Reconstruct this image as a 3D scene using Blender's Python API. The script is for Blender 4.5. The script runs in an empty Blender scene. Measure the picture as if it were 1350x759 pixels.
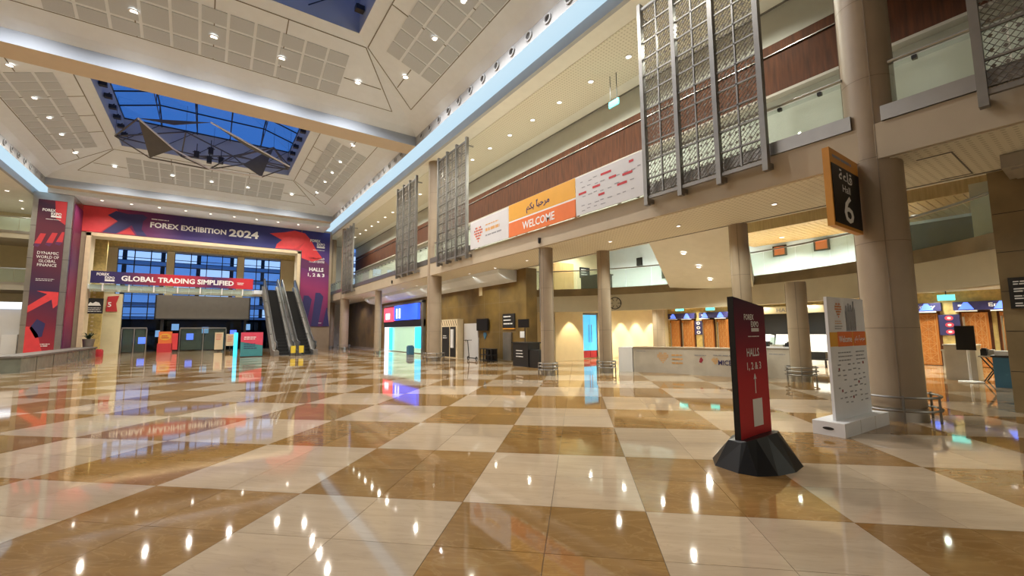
import bpy, bmesh, math, random
from mathutils import Vector, Matrix

random.seed(7)
SC = bpy.context.scene
COL = SC.collection
PI = math.pi

# ------------------------------------------------------------------ camera
HEAD, PITCH, ROLL = math.radians(35.14), math.radians(5.698), math.radians(0.463)
fwd0 = Vector((math.sin(HEAD), math.cos(HEAD), 0))
right0 = Vector((math.cos(HEAD), -math.sin(HEAD), 0))
fwd = fwd0 * math.cos(PITCH) + Vector((0, 0, 1)) * math.sin(PITCH)
up0 = -fwd0 * math.sin(PITCH) + Vector((0, 0, 1)) * math.cos(PITCH)
rgt = right0 * math.cos(ROLL) - up0 * math.sin(ROLL)
upv = right0 * math.sin(ROLL) + up0 * math.cos(ROLL)
cam = bpy.data.cameras.new('camera')
cam.sensor_width = 36.0
cam.lens = 36.0 * 564.72 / 1350.0
cam.clip_start, cam.clip_end = 0.05, 500
cam_o = bpy.data.objects.new('camera', cam)
COL.objects.link(cam_o)
mw = Matrix((rgt, upv, -fwd)).transposed().to_4x4()
mw.translation = (0, 0, 1.582)
cam_o.matrix_world = mw
SC.camera = cam_o

# ------------------------------------------------------------------ world, exposure
world = bpy.data.worlds.new('dusk_sky')
SC.world = world
world.use_nodes = True
bg = world.node_tree.nodes['Background']
bg.inputs[0].default_value = (0.050, 0.18, 0.58, 1)      # even deep-blue dusk sky
bg.inputs[1].default_value = 0.9
SC.view_settings.view_transform = 'Standard'
SC.view_settings.look = 'None'
SC.view_settings.gamma = 1.0
SC.view_settings.use_curve_mapping = False
SC.view_settings.exposure = 0.0
SC.cycles.max_bounces = 7
SC.cycles.diffuse_bounces = 3
SC.cycles.glossy_bounces = 3
SC.cycles.transparent_max_bounces = 10

WARM = (.93, .94, .80)
SOFT = (1.0, 0.92, 0.80)
COOL = (1.0, 0.96, 0.91)
COFFER_W, GALLERY_W, SOFFIT_W, LOBBY_W, WASH_W = 620, 335, 190, 260, 420
STRIP_E = 1.0

# ------------------------------------------------------------------ materials
MATS = {}
def _new(name):
    m = bpy.data.materials.new(name)
    m.use_nodes = True
    MATS[name] = m
    nt = m.node_tree
    return m, nt, nt.nodes, nt.links, nt.nodes['Principled BSDF']

def plain(name, col, rough=0.5, metal=0.0, var=0.06, scale=3.0, bump=0.0, spec=0.5):
    """Base colour with a little procedural mottling."""
    m, nt, n, l, b = _new(name)
    g = n.new('ShaderNodeNewGeometry')
    t = n.new('ShaderNodeTexNoise'); t.inputs['Scale'].default_value = scale; t.inputs['Detail'].default_value = 4
    l.new(g.outputs['Position'], t.inputs['Vector'])
    r = n.new('ShaderNodeValToRGB')
    lo = [max(0, c * (1 - var)) for c in col]; hi = [min(1, c * (1 + var)) for c in col]
    r.color_ramp.elements[0].position = .3; r.color_ramp.elements[1].position = .7
    r.color_ramp.elements[0].color = (*lo, 1); r.color_ramp.elements[1].color = (*hi, 1)
    l.new(t.outputs['Fac'], r.inputs['Fac']); l.new(r.outputs['Color'], b.inputs['Base Color'])
    b.inputs['Roughness'].default_value = rough; b.inputs['Metallic'].default_value = metal
    b.inputs['Specular IOR Level'].default_value = spec
    if bump:
        bp = n.new('ShaderNodeBump'); bp.inputs['Strength'].default_value = bump; bp.inputs['Distance'].default_value = .02
        t2 = n.new('ShaderNodeTexNoise'); t2.inputs['Scale'].default_value = scale * 12
        l.new(g.outputs['Position'], t2.inputs['Vector'])
        l.new(t2.outputs['Fac'], bp.inputs['Height']); l.new(bp.outputs['Normal'], b.inputs['Normal'])
    return m

def emit(name, col, e, base=None):
    m, nt, n, l, b = _new(name)
    b.inputs['Base Color'].default_value = (*(base or col), 1)
    b.inputs['Emission Color'].default_value = (*col, 1)
    b.inputs['Emission Strength'].default_value = e
    return m

def glass(name, tint=(.9, .97, .94), ior=1.45, rough=0.0, film=0.0, film_col=(.6, .75, .65)):
    m, nt, n, l, b = _new(name)
    n.remove(b)
    out = n['Material Output']
    tr = n.new('ShaderNodeBsdfTransparent'); tr.inputs[0].default_value = (*tint, 1)
    gl = n.new('ShaderNodeBsdfGlossy'); gl.inputs['Roughness'].default_value = rough
    lw = n.new('ShaderNodeLayerWeight')                     # Schlick reflectance, the same from both faces
    pw = n.new('ShaderNodeMath'); pw.operation = 'POWER'; pw.inputs[1].default_value = 5
    l.new(lw.outputs['Facing'], pw.inputs[0])
    f0 = ((ior - 1) / (ior + 1)) ** 2
    fr = n.new('ShaderNodeMath'); fr.operation = 'MULTIPLY_ADD'; fr.inputs[1].default_value = 1 - f0; fr.inputs[2].default_value = f0
    l.new(pw.outputs[0], fr.inputs[0])
    mx = n.new('ShaderNodeMixShader')
    l.new(fr.outputs[0], mx.inputs[0]); l.new(gl.outputs[0], mx.inputs[2])
    if film > 0:                                   # frosted film on the glass
        df = n.new('ShaderNodeBsdfDiffuse'); df.inputs[0].default_value = (*film_col, 1)
        m2 = n.new('ShaderNodeMixShader'); m2.inputs[0].default_value = film
        l.new(tr.outputs[0], m2.inputs[1]); l.new(df.outputs[0], m2.inputs[2]); l.new(m2.outputs[0], mx.inputs[1])
    else:
        l.new(tr.outputs[0], mx.inputs[1])
    l.new(mx.outputs[0], out.inputs[0])
    return m

def marble(name, base, dark, vein, vscale, stretch, rough):
    m, nt, n, l, b = _new(name)
    g = n.new('ShaderNodeNewGeometry'); oi = n.new('ShaderNodeObjectInfo')
    ad = n.new('ShaderNodeVectorMath'); ad.operation = 'MULTIPLY_ADD'
    ad.inputs[1].default_value = (1, 1, 1)
    cmb = n.new('ShaderNodeCombineXYZ')
    mu = n.new('ShaderNodeMath'); mu.operation = 'MULTIPLY'; mu.inputs[1].default_value = 37.0
    l.new(oi.outputs['Random'], mu.inputs[0])
    l.new(mu.outputs[0], cmb.inputs[2]); l.new(mu.outputs[0], cmb.inputs[0])
    l.new(g.outputs['Position'], ad.inputs[0]); l.new(cmb.outputs[0], ad.inputs[2])
    mp0 = n.new('ShaderNodeMapping'); mp0.inputs['Rotation'].default_value = (0, 0, math.radians(43.7))
    mp = n.new('ShaderNodeMapping'); mp.inputs['Scale'].default_value = stretch
    l.new(ad.outputs[0], mp0.inputs[0]); l.new(mp0.outputs[0], mp.inputs[0])
    t1 = n.new('ShaderNodeTexNoise'); t1.inputs['Scale'].default_value = 1.9; t1.inputs['Detail'].default_value = 9; t1.inputs['Roughness'].default_value = .62; t1.inputs['Distortion'].default_value = .8
    l.new(mp.outputs[0], t1.inputs['Vector'])
    r1 = n.new('ShaderNodeValToRGB'); r1.color_ramp.elements[0].position = .3; r1.color_ramp.elements[1].position = .68
    r1.color_ramp.elements[0].color = (*dark, 1); r1.color_ramp.elements[1].color = (*base, 1)
    l.new(t1.outputs['Fac'], r1.inputs['Fac'])
    t2 = n.new('ShaderNodeTexNoise'); t2.inputs['Scale'].default_value = vscale; t2.inputs['Detail'].default_value = 7; t2.inputs['Distortion'].default_value = 1.6
    l.new(mp.outputs[0], t2.inputs['Vector'])
    r2 = n.new('ShaderNodeValToRGB')
    e = r2.color_ramp.elements; e[0].position = .47; e[0].color = (0, 0, 0, 1); e[1].position = .53; e[1].color = (0, 0, 0, 1)
    k = r2.color_ramp.elements.new(.50); k.color = (1, 1, 1, 1)
    l.new(t2.outputs['Fac'], r2.inputs['Fac'])
    mf = n.new('ShaderNodeMath'); mf.operation = 'MULTIPLY'; mf.inputs[1].default_value = .30
    l.new(r2.outputs['Color'], mf.inputs[0])
    mx = n.new('ShaderNodeMixRGB'); mx.inputs[2].default_value = (*vein, 1)
    l.new(mf.outputs[0], mx.inputs[0]); l.new(r1.outputs['Color'], mx.inputs[1])
    hs = n.new('ShaderNodeHueSaturation')
    mr = n.new('ShaderNodeMapRange'); mr.inputs[3].default_value = .9; mr.inputs[4].default_value = 1.1
    l.new(oi.outputs['Random'], mr.inputs[0]); l.new(mr.outputs[0], hs.inputs['Value'])
    l.new(mx.outputs[0], hs.inputs['Color']); l.new(hs.outputs['Color'], b.inputs['Base Color'])
    b.inputs['Roughness'].default_value = rough
    b.inputs['Specular IOR Level'].default_value = .6
    return m

def dots(name, base, dark, scale, size):
    """Perforated plaster: a grid of small dark holes."""
    m, nt, n, l, b = _new(name)
    tc = n.new('ShaderNodeNewGeometry')
    sep = n.new('ShaderNodeSeparateXYZ'); l.new(tc.outputs['Position'], sep.inputs[0])
    outs = []
    for ax in (0, 1):
        a = n.new('ShaderNodeMath'); a.operation = 'MULTIPLY'; a.inputs[1].default_value = scale; l.new(sep.outputs[ax], a.inputs[0])
        f = n.new('ShaderNodeMath'); f.operation = 'FRACT'; l.new(a.outputs[0], f.inputs[0])
        s = n.new('ShaderNodeMath'); s.operation = 'SUBTRACT'; s.inputs[1].default_value = .5; l.new(f.outputs[0], s.inputs[0])
        p = n.new('ShaderNodeMath'); p.operation = 'POWER'; p.inputs[1].default_value = 2; l.new(s.outputs[0], p.inputs[0])
        outs.append(p)
    ad = n.new('ShaderNodeMath'); ad.operation = 'ADD'; l.new(outs[0].outputs[0], ad.inputs[0]); l.new(outs[1].outputs[0], ad.inputs[1])
    lt = n.new('ShaderNodeMath'); lt.operation = 'LESS_THAN'; lt.inputs[1].default_value = size * size; l.new(ad.outputs[0], lt.inputs[0])
    mx = n.new('ShaderNodeMixRGB'); mx.inputs[1].default_value = (*base, 1); mx.inputs[2].default_value = (*dark, 1)
    l.new(lt.outputs[0], mx.inputs[0]); l.new(mx.outputs[0], b.inputs['Base Color'])
    b.inputs['Roughness'].default_value = .8
    return m

def ramp_print(name, axis, stops, rough=.55, scale=1.0):
    """Printed colour blend along a world axis (or a direction vector)."""
    m, nt, n, l, b = _new(name)
    g = n.new('ShaderNodeNewGeometry')
    d = n.new('ShaderNodeVectorMath'); d.operation = 'DOT_PRODUCT'; d.inputs[1].default_value = axis
    l.new(g.outputs['Position'], d.inputs[0])
    lo, hi = stops[0][0], stops[-1][0]
    mr = n.new('ShaderNodeMapRange'); mr.inputs[1].default_value = lo; mr.inputs[2].default_value = hi
    l.new(d.outputs['Value'], mr.inputs[0])
    r = n.new('ShaderNodeValToRGB')
    es = r.color_ramp.elements
    for i, (p, c) in enumerate(stops):
        q = (p - lo) / (hi - lo)
        if i < 2:
            es[i].position = q; es[i].color = (*c, 1)
        else:
            k = es.new(q); k.color = (*c, 1)
    if len(stops) > 2:                      # keep order right
        for k, (p, c) in zip(sorted(es, key=lambda z: z.position), stops):
            k.color = (*c, 1)
    l.new(mr.outputs[0], r.inputs['Fac']); l.new(r.outputs['Color'], b.inputs['Base Color'])
    b.inputs['Roughness'].default_value = rough
    return m

def wood(name, c1, c2, rough=.35, axis=2):
    m, nt, n, l, b = _new(name)
    g = n.new('ShaderNodeNewGeometry'); mp = n.new('ShaderNodeMapping')
    sc = [9, 9, 9]; sc[axis] = .8; mp.inputs['Scale'].default_value = sc
    l.new(g.outputs['Position'], mp.inputs[0])
    t = n.new('ShaderNodeTexNoise'); t.inputs['Scale'].default_value = 1.5; t.inputs['Detail'].default_value = 6
    l.new(mp.outputs[0], t.inputs['Vector'])
    r = n.new('ShaderNodeValToRGB'); r.color_ramp.elements[0].position = .3; r.color_ramp.elements[1].position = .7
    r.color_ramp.elements[0].color = (*c1, 1); r.color_ramp.elements[1].color = (*c2, 1)
    l.new(t.outputs['Fac'], r.inputs['Fac']); l.new(r.outputs['Color'], b.inputs['Base Color'])
    b.inputs['Roughness'].default_value = rough
    b.inputs['Specular IOR Level'].default_value = .25
    return m

marble('cream_marble', (.55, .425, .295), (.47, .36, .245), (.36, .27, .18), 2.6, (.45, 3.4, 1), .045)
marble('brown_marble', (.325, .182, .062), (.225, .118, .036), (.45, .29, .13), 2.4, (.7, 1.9, 1), .045)
plain('joint', (.10, .065, .04), .6)
plain('plaster', (.77, .84, .92), .85, var=.02)  # bluish tint stands in for cool light on the white ceiling
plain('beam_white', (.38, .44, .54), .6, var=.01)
plain('beam_underside', (.62, .53, .42), .7, var=.02)  # tan puts the warm floor bounce into the white beams' colour
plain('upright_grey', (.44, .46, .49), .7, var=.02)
plain('plate', (.13, .125, .12), .5, metal=.3)
plain('warm_plaster', (.82, .81, .74), .8, var=.03)
plain('acoustic', (.53, .585, .65), .95, var=.05, scale=60)  # panels carry the same cool light as a bluish tint
plain('seam', (.20, .19, .17), .9)
dots('perforated', (.76, .72, .60), (.56, .52, .41), 8.0, .24)
plain('stone', (.34, .265, .185), .45, var=.05, scale=2.5, bump=.05)
plain('stone_joint', (.22, .17, .12), .7)
plain('mezzanine_edge', (.66, .60, .46), .6, var=.03)
plain('gallery_wall', (.58, .585, .53), .8, var=.02)
plain('fascia', (.48, .40, .29), .6, var=.04, scale=2)
plain('travertine', (.165, .10, .024), .5, var=.32, scale=1.1, bump=.05)
plain('pier_stone', (.26, .19, .10), .35, var=.22, scale=1.6)
wood('panel_wood', (.045, .013, .004), (.10, .029, .008), .7)
wood('slat_wood', (.56, .34, .13), (.70, .46, .20), .5)
wood('door_wood', (.36, .12, .028), (.52, .20, .05), .32)
plain('inlay', (.50, .24, .075), .45)
plain('steel', (.46, .45, .43), .30, metal=1, var=.06)
plain('band_steel', (.36, .35, .335), .35, metal=.9, var=.05)
plain('screen_steel', (.27, .26, .245), .45, metal=.85, var=.08)
plain('lattice', (.19, .17, .15), .6, metal=.3, var=.1)
plain('dark_metal', (.05, .05, .052), .4, metal=.7)
plain('black', (.012, .012, .014), .45)
plain('gloss_black', (.007, .007, .009), .42, spec=.3)
plain('step', (.008, .0075, .007), .5)
plain('white', (.80, .80, .82), .5, var=.02)
plain('offwhite', (.66, .65, .66), .5, var=.02)
plain('letter', (.86, .85, .84), .6, var=0)
plain('cream_wall', (.76, .65, .42), .7, var=.03)
plain('gold', (.55, .40, .14), .5, var=.2, scale=6)
plain('frame_gold', (.72, .58, .38), .5)
plain('red', (.55, .035, .045), .55, var=.03)
plain('deep_red', (.30, .020, .040), .55, var=.03)
plain('bright_red', (.72, .05, .06), .55)
plain('navy', (.030, .026, .12), .55)
plain('plum', (.11, .02, .09), .55)
plain('orange', (.80, .19, .045), .6, var=.03)
plain('amber', (.80, .40, .05), .6, var=.03)
plain('sign_amber', (.62, .27, .03), .45)
plain('teal', (.05, .24, .26), .5)
plain('pink', (.62, .06, .11), .5)
plain('grey_text', (.30, .30, .32), .6)
plain('gold_text', (.68, .36, .12), .5)
plain('led_off', (.13, .115, .10), .5)
plain('yellow', (.70, .52, .04), .5)
plain('leaf', (.015, .035, .012), .5, var=.3)
plain('bin_blue', (.05, .17, .30), .4)
plain('counter_grey', (.52, .47, .40), .35, var=.10, scale=2.2)
plain('planter', (.16, .17, .13), .25, var=.15)
plain('carpet_white', (.62, .60, .56), .7)
plain('duct', (.40, .36, .30), .6)
glass('glass', (.86, .95, .90), 1.35, film=.06)
glass('frosted', (.93, .98, .95), 1.4, film=.13, film_col=(.70, .78, .68))
glass('window_glass', (.85, .93, 1.0), 1.35)
glass('dark_glass', (.10, .11, .12), 1.4)
emit('strip_light', (.54, .755, .90), STRIP_E, (.05, .05, .05))
emit('lamp_lens', (1.0, .92, .80), 5)
emit('exit_green', (.12, .85, .80), 1.6)
emit('screen_blue', (.03, .10, .95), 1.3)
emit('screen_white', (.75, .85, 1.0), 1.2)
emit('screen_red', (.95, .08, .12), .9)
emit('shop_glow', (.85, .95, .80), .75)
emit('cyan_glow', (.05, .62, .95), 1.1)
emit('blue_panel', (.10, .55, .95), .8)
emit('blue_lamp', (.10, .20, 1.0), 1.3)
emit('lit_window', (.62, .80, 1.0), .85)
emit('blue_window', (.20, .42, .80), .55)

# ------------------------------------------------------------------ helpers
PRINTS = {'small_print', 'sponsor_print', 'diamond_mark', 'pattern_lines', 'star_inlay', 'red_headings', 'sponsor_mark', 'figure_print', 'tie_cables'}
ORD = ['first', 'second', 'third', 'fourth', 'fifth', 'sixth', 'seventh', 'eighth', 'ninth', 'tenth', 'eleventh', 'twelfth', 'thirteenth', 'fourteenth', 'fifteenth', 'sixteenth', 'seventeenth', 'eighteenth', 'nineteenth', 'twentieth', 'twenty-first', 'twenty-second']
class MB:
    """Collects faces; build() links them as ONE mesh object."""
    def __init__(self):
        self.v, self.f, self.m = [], [], []
        self.cur = 0
    def _add(self, vs, fs):
        o = len(self.v)
        self.v += [tuple(p) for p in vs]
        for q in fs:
            self.f.append([o + i for i in q]); self.m.append(self.cur)
        return self
    def mat(self, i):
        self.cur = i; return self
    def box(self, x0, x1, y0, y1, z0, z1):
        if x0 > x1: x0, x1 = x1, x0
        if y0 > y1: y0, y1 = y1, y0
        if z0 > z1: z0, z1 = z1, z0
        vs = [(x0, y0, z0), (x1, y0, z0), (x1, y1, z0), (x0, y1, z0), (x0, y0, z1), (x1, y0, z1), (x1, y1, z1), (x0, y1, z1)]
        return self._add(vs, [(0, 3, 2, 1), (4, 5, 6, 7), (0, 1, 5, 4), (1, 2, 6, 5), (2, 3, 7, 6), (3, 0, 4, 7)])
    def obox(self, c, a, b, n, la, lb, ln):
        """box centred on c with half extents la, lb, ln along unit vectors a, b, n"""
        c, a, b, n = Vector(c), Vector(a).normalized(), Vector(b).normalized(), Vector(n).normalized()
        vs = [c + a * (sa * la) + b * (sb * lb) + n * (sn * ln) for sn in (-1, 1) for sa, sb in ((-1, -1), (1, -1), (1, 1), (-1, 1))]
        return self._add(vs, [(0, 3, 2, 1), (4, 5, 6, 7), (0, 1, 5, 4), (1, 2, 6, 5), (2, 3, 7, 6), (3, 0, 4, 7)])
    def bar(self, p, q, w, h=None):
        p, q = Vector(p), Vector(q)
        d = (q - p)
        a = d.normalized()
        ref = Vector((0, 0, 1)) if abs(a.z) < .95 else Vector((1, 0, 0))
        b = a.cross(ref).normalized(); n = b.cross(a)
        return self.obox((p + q) / 2, a, b, n, d.length / 2, w / 2, (h or w) / 2)
    def poly(self, pts):
        return self._add(pts, [list(range(len(pts)))])
    def prism(self, pts, d):
        """planar polygon pts pushed along vector d (closed solid)"""
        n = len(pts); d = Vector(d)
        a = [Vector(p) for p in pts]; b = [p + d for p in a]
        fs = [list(range(n))[::-1], [n + i for i in range(n)]]
        fs += [(i, (i + 1) % n, n + (i + 1) % n, n + i) for i in range(n)]
        return self._add(a + b, fs)
    def tube(self, pts, r, n=8, close=False):
        pts = [Vector(p) for p in pts]
        k = len(pts); rings = []
        for i, p in enumerate(pts):
            a = pts[(i - 1) % k] if (i or close) else p
            b = pts[(i + 1) % k] if (i < k - 1 or close) else p
            t = (b - a).normalized()
            ref = Vector((0, 0, 1)) if abs(t.z) < .9 else Vector((1, 0, 0))
            u = t.cross(ref).normalized(); w = t.cross(u)
            rings += [p + (u * math.cos(2 * PI * j / n) + w * math.sin(2 * PI * j / n)) * r for j in range(n)]
        fs = []
        for i in range(k if close else k - 1):
            for j in range(n):
                fs.append((i * n + j, i * n + (j + 1) % n, ((i + 1) % k) * n + (j + 1) % n, ((i + 1) % k) * n + j))
        if not close:
            fs.append(list(range(n))[::-1]); fs.append([(k - 1) * n + j for j in range(n)])
        return self._add(rings, fs)
    def lathe(self, c, prof, n=24, caps=True):
        """profile [(r, z)] turned round the vertical through c (x, y)"""
        vs, fs = [], []
        for r, z in prof:
            vs += [(c[0] + r * math.cos(2 * PI * j / n), c[1] + r * math.sin(2 * PI * j / n), z) for j in range(n)]
        for i in range(len(prof) - 1):
            for j in range(n):
                fs.append((i * n + j, i * n + (j + 1) % n, (i + 1) * n + (j + 1) % n, (i + 1) * n + j))
        if caps:
            fs.append(list(range(n))[::-1]); fs.append([(len(prof) - 1) * n + j for j in range(n)])
        return self._add(vs, fs)
    def build(self, name, mat, parent=None, smooth=False, origin=None):
        me = bpy.data.meshes.new(name)
        off = Vector(origin) if origin is not None else Vector((0, 0, 0))
        me.from_pydata([Vector(p) - off for p in self.v], [], self.f)
        for k in (mat if isinstance(mat, (list, tuple)) else [mat]):
            me.materials.append(MATS[k])
        if len(me.materials) > 1:
            me.polygons.foreach_set('material_index', self.m)
        if smooth:
            me.polygons.foreach_set('use_smooth', [True] * len(me.polygons))
            me.update()
            try: me.set_sharp_from_angle(angle=math.radians(40))
            except Exception: pass
        me.update()
        o = bpy.data.objects.new(name, me)
        o.location = off
        COL.objects.link(o)
        if name in PRINTS: o['kind'] = 'stuff'
        if parent is not None: adopt(o, parent)
        return o

def adopt(o, parent):
    o.parent = parent
    m = Matrix.Identity(4)
    p = parent
    loc = Vector((0, 0, 0))
    while p is not None:
        loc += p.location if p.parent is None else Vector((0, 0, 0))
        p = p.parent
    m.translation = -loc
    # sub-parts: the part keeps an identity basis, so only the thing's own offset counts
    if parent.parent is not None:
        o.matrix_parent_inverse = Matrix.Identity(4)
        if parent.location.length > 0:
            mm = Matrix.Identity(4); mm.translation = -parent.location; o.matrix_parent_inverse = mm
    else:
        o.matrix_parent_inverse = m
    return o

def tag(o, label, cat, group=None, kind=None):
    o['label'] = label
    if cat: o['category'] = cat
    if group: o['group'] = group
    if kind: o['kind'] = kind
    return o

def thing(name, label, cat, loc=(0, 0, 0), group=None, kind=None):
    o = bpy.data.objects.new(name, None)
    o.empty_display_size = .1
    o.location = loc
    COL.objects.link(o)
    return tag(o, label, cat, group, kind)

def copy_thing(src, loc, label=None, rotz=0.0):
    r = src.copy(); COL.objects.link(r)
    r.location = loc; r.rotation_euler = (0, 0, rotz)
    if label: r['label'] = label
    for ch in src.children:
        c = ch.copy(); COL.objects.link(c); c.parent = r
        for g in ch.children:
            d = g.copy(); COL.objects.link(d); d.parent = c
    return r

_TC = {}
def text_mesh(body, offset=0.0, spacing=1.0, shear=0.0):
    key = (body, offset, spacing, shear)
    if key in _TC: return _TC[key]
    c = bpy.data.curves.new('lettering', 'FONT')
    c.body = body; c.offset = offset; c.space_character = spacing; c.shear = shear; c.resolution_u = 2
    o = bpy.data.objects.new('lettering_source', c)
    me = bpy.data.meshes.new_from_object(o)
    vs = [tuple(v.co) for v in me.vertices]; fs = [tuple(p.vertices) for p in me.polygons]
    bpy.data.objects.remove(o); bpy.data.curves.remove(c); bpy.data.meshes.remove(me)
    _TC[key] = (vs, fs)
    return vs, fs

def text(body, parent, o, u, v, h, mat, w=None, offset=0.012, name='lettering', align='c', spacing=1.0, lift=.006):
    """Printed lettering: o = anchor (centre or left middle), u right, v up, h letter height, w fitted width."""
    vs, fs = text_mesh(body, offset, spacing)
    if not vs: return None
    u, v, o = Vector(u).normalized(), Vector(v).normalized(), Vector(o)
    n = u.cross(v)
    x0, x1 = min(p[0] for p in vs), max(p[0] for p in vs)
    y0, y1 = min(p[1] for p in vs), max(p[1] for p in vs)
    sy = h / (y1 - y0); sx = (w / (x1 - x0)) if w else sy
    cx = (x0 + x1) / 2 if align == 'c' else x0
    cy = (y0 + y1) / 2
    mb = MB()
    mb._add([o + u * ((p[0] - cx) * sx) + v * ((p[1] - cy) * sy) + n * lift for p in vs], fs)
    return mb.build(name, mat, parent)

def lines(mb, o, u, v, rows, length, gap, th, lift=.004, jit=.25, words=4):
    """small unreadable print: rows of short dashes"""
    u, v, o = Vector(u).normalized(), Vector(v).normalized(), Vector(o); n = u.cross(v)
    for r in range(rows):
        x = 0.0
        L = length * (1 - random.random() * jit)
        while x < L:
            wl = min(L - x, length / words * (.4 + random.random() * .6))
            c = o + u * (x + wl / 2) - v * (r * gap) + n * lift
            mb._add([c - u * wl / 2 - v * th / 2, c + u * wl / 2 - v * th / 2, c + u * wl / 2 + v * th / 2, c - u * wl / 2 + v * th / 2], [(0, 1, 2, 3)])
            x += wl + length * .03
    return mb

def flat(pts2, o, u, v, lift):
    u, v, o = Vector(u).normalized(), Vector(v).normalized(), Vector(o); n = u.cross(v)
    return [o + u * a + v * b + n * lift for a, b in pts2]

UX, UZ, UYN = (1, 0, 0), (0, 0, 1), (0, -1, 0)       # right, up; UYN = right on faces that look towards -X

# lamp that a downlight carries
def lamp(loc, power, col, parent, size=.06, cone=150, blend=.6, aim=(0, 0, -1)):
    d = bpy.data.lights.new('downlight_lamp', 'SPOT')
    d.energy = power; d.color = col; d.shadow_soft_size = size
    d.spot_size = math.radians(cone); d.spot_blend = blend
    o = bpy.data.objects.new('downlight_lamp', d)
    COL.objects.link(o)
    o.location = loc
    o.rotation_euler = Vector(aim).to_track_quat('-Z', 'Y').to_euler()
    return o

_DL = {}
def downlight(loc, label, group, power=0, col=WARM, r=.085, cone=150, normal=(0, 0, -1), drop=.10, aim=None, blend=.6):
    """recessed round fitting: white trim ring and glowing lens, facing `normal`"""
    key = round(r, 3)
    if key not in _DL:
        mb = MB(); n = 14
        mb.lathe((0, 0), [(r * 1.35, 0), (r * 1.35, -.02), (r, -.026), (r * .98, -.004)], n, caps=False)
        mb.mat(1)
        mb._add([(r * math.cos(2 * PI * j / n), r * math.sin(2 * PI * j / n), -.012) for j in range(n)], [list(range(n))[::-1]])
        o = mb.build('downlight', ['white', 'lamp_lens'])
        _DL[key] = o; first = True
    else:
        o = _DL[key].copy(); COL.objects.link(o)
    o.location = loc
    o.rotation_euler = Vector(normal).to_track_quat('-Z', 'Y').to_euler()
    tag(o, label, 'downlight', group)
    if power:
        nv = Vector(normal).normalized()
        lamp(Vector(loc) + nv * drop, power, col, o, size=r * .75, cone=cone, aim=aim or normal, blend=blend)
    return o

# ================================================================== THE SETTING
# ------------------------------------------------------------------ floor: diagonal chequer of polished marble
TS = 1.6475                                   # one chequer square
TA = math.radians(43.70)                      # its rows run 43.7 degrees off the hall axis
ci = Vector((math.cos(TA), -math.sin(TA), 0)); cj = Vector((math.sin(TA), math.cos(TA), 0))
T0 = Vector((-.476 * math.cos(HEAD) + 4.167 * math.sin(HEAD), .476 * math.sin(HEAD) + 4.167 * math.cos(HEAD), 0))
fl = MB().box(-18, 27, -10, 56, -.20, -.012).build('floor', 'joint')
tag(fl, 'polished floor of cream and brown marble laid as a diagonal chequer', 'floor', kind='structure')
slabs = []
half = TS / 2
for i in range(-40, 41):
    for j in range(-40, 41):
        brown = (i + j) % 2 == 1
        for a in (0, 1):
            for b in (0, 1):
                c = T0 + ci * ((i + a * .5 + .25) * TS) + cj * ((j + b * .5 + .25) * TS)
                if -17.5 < c.x < 26.5 and -6 < c.y < 55:
                    slabs.append((c, brown))
def visible_size(c):
    d = c - Vector((0, 0, 1.582)); f = d.dot(fwd)
    if f < .9: return -f if f > 0 else -100 + f
    px = 675 + 564.72 * d.dot(rgt) / f
    if not -150 < px < 1500: return -200
    return 1000.0 / (f * f)
slabs.sort(key=lambda s: -visible_size(s[0]))
g = .0022
me_s = {}
for brown in (0, 1):
    mb = MB(); mb.obox((0, 0, -.006), ci, cj, (0, 0, 1), half / 2 - g, half / 2 - g, .006)
    o = mb.build('tile', 'brown_marble' if brown else 'cream_marble'); me_s[brown] = o.data
    bpy.data.objects.remove(o)
for c, brown in slabs[:300]:
    o = bpy.data.objects.new('tile', me_s[int(brown)]); o.location = c
    COL.objects.link(o); o.parent = fl
rest = MB()
for c, brown in slabs[300:]:
    rest.mat(1 if brown else 0)
    rest.obox((c.x, c.y, -.006), ci, cj, (0, 0, 1), half / 2 - g, half / 2 - g, .006)
ro = rest.build('tile_field', ['cream_marble', 'brown_marble'], fl)
ro['kind'] = 'stuff'

# ------------------------------------------------------------------ coffered ceiling
CX, HB = -.43, 8.98                            # hall axis and half a bay
ZB = 11.45
PROF = [(0, ZB), (.015, ZB + .50), (.35, ZB + .74), (.9, ZB + .985), (1.4, 12.13 + .49), (4.2, 13.60)]
def slope_pt(cy, side, s, e, z):
    """side 0:+Y 1:-Y 2:+X 3:-X ; s runs along the edge"""
    if side == 0: return Vector((CX + s, cy + HB - e, z))
    if side == 1: return Vector((CX - s, cy - HB + e, z))
    if side == 2: return Vector((CX + HB - e, cy - s, z))
    return Vector((CX - HB + e, cy + s, z))
def slope_axes(side):
    a = [Vector((1, 0, 0)), Vector((-1, 0, 0)), Vector((0, -1, 0)), Vector((0, 1, 0))][side]
    inn = [Vector((0, -1, 0)), Vector((0, 1, 0)), Vector((-1, 0, 0)), Vector((1, 0, 0))][side]
    b = (inn + Vector((0, 0, .35))).normalized()
    n = (inn * .35 - Vector((0, 0, 1))).normalized()
    return a, b, n
SIDE = ['far', 'near', 'right', 'left']
panel_mesh = {}
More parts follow.
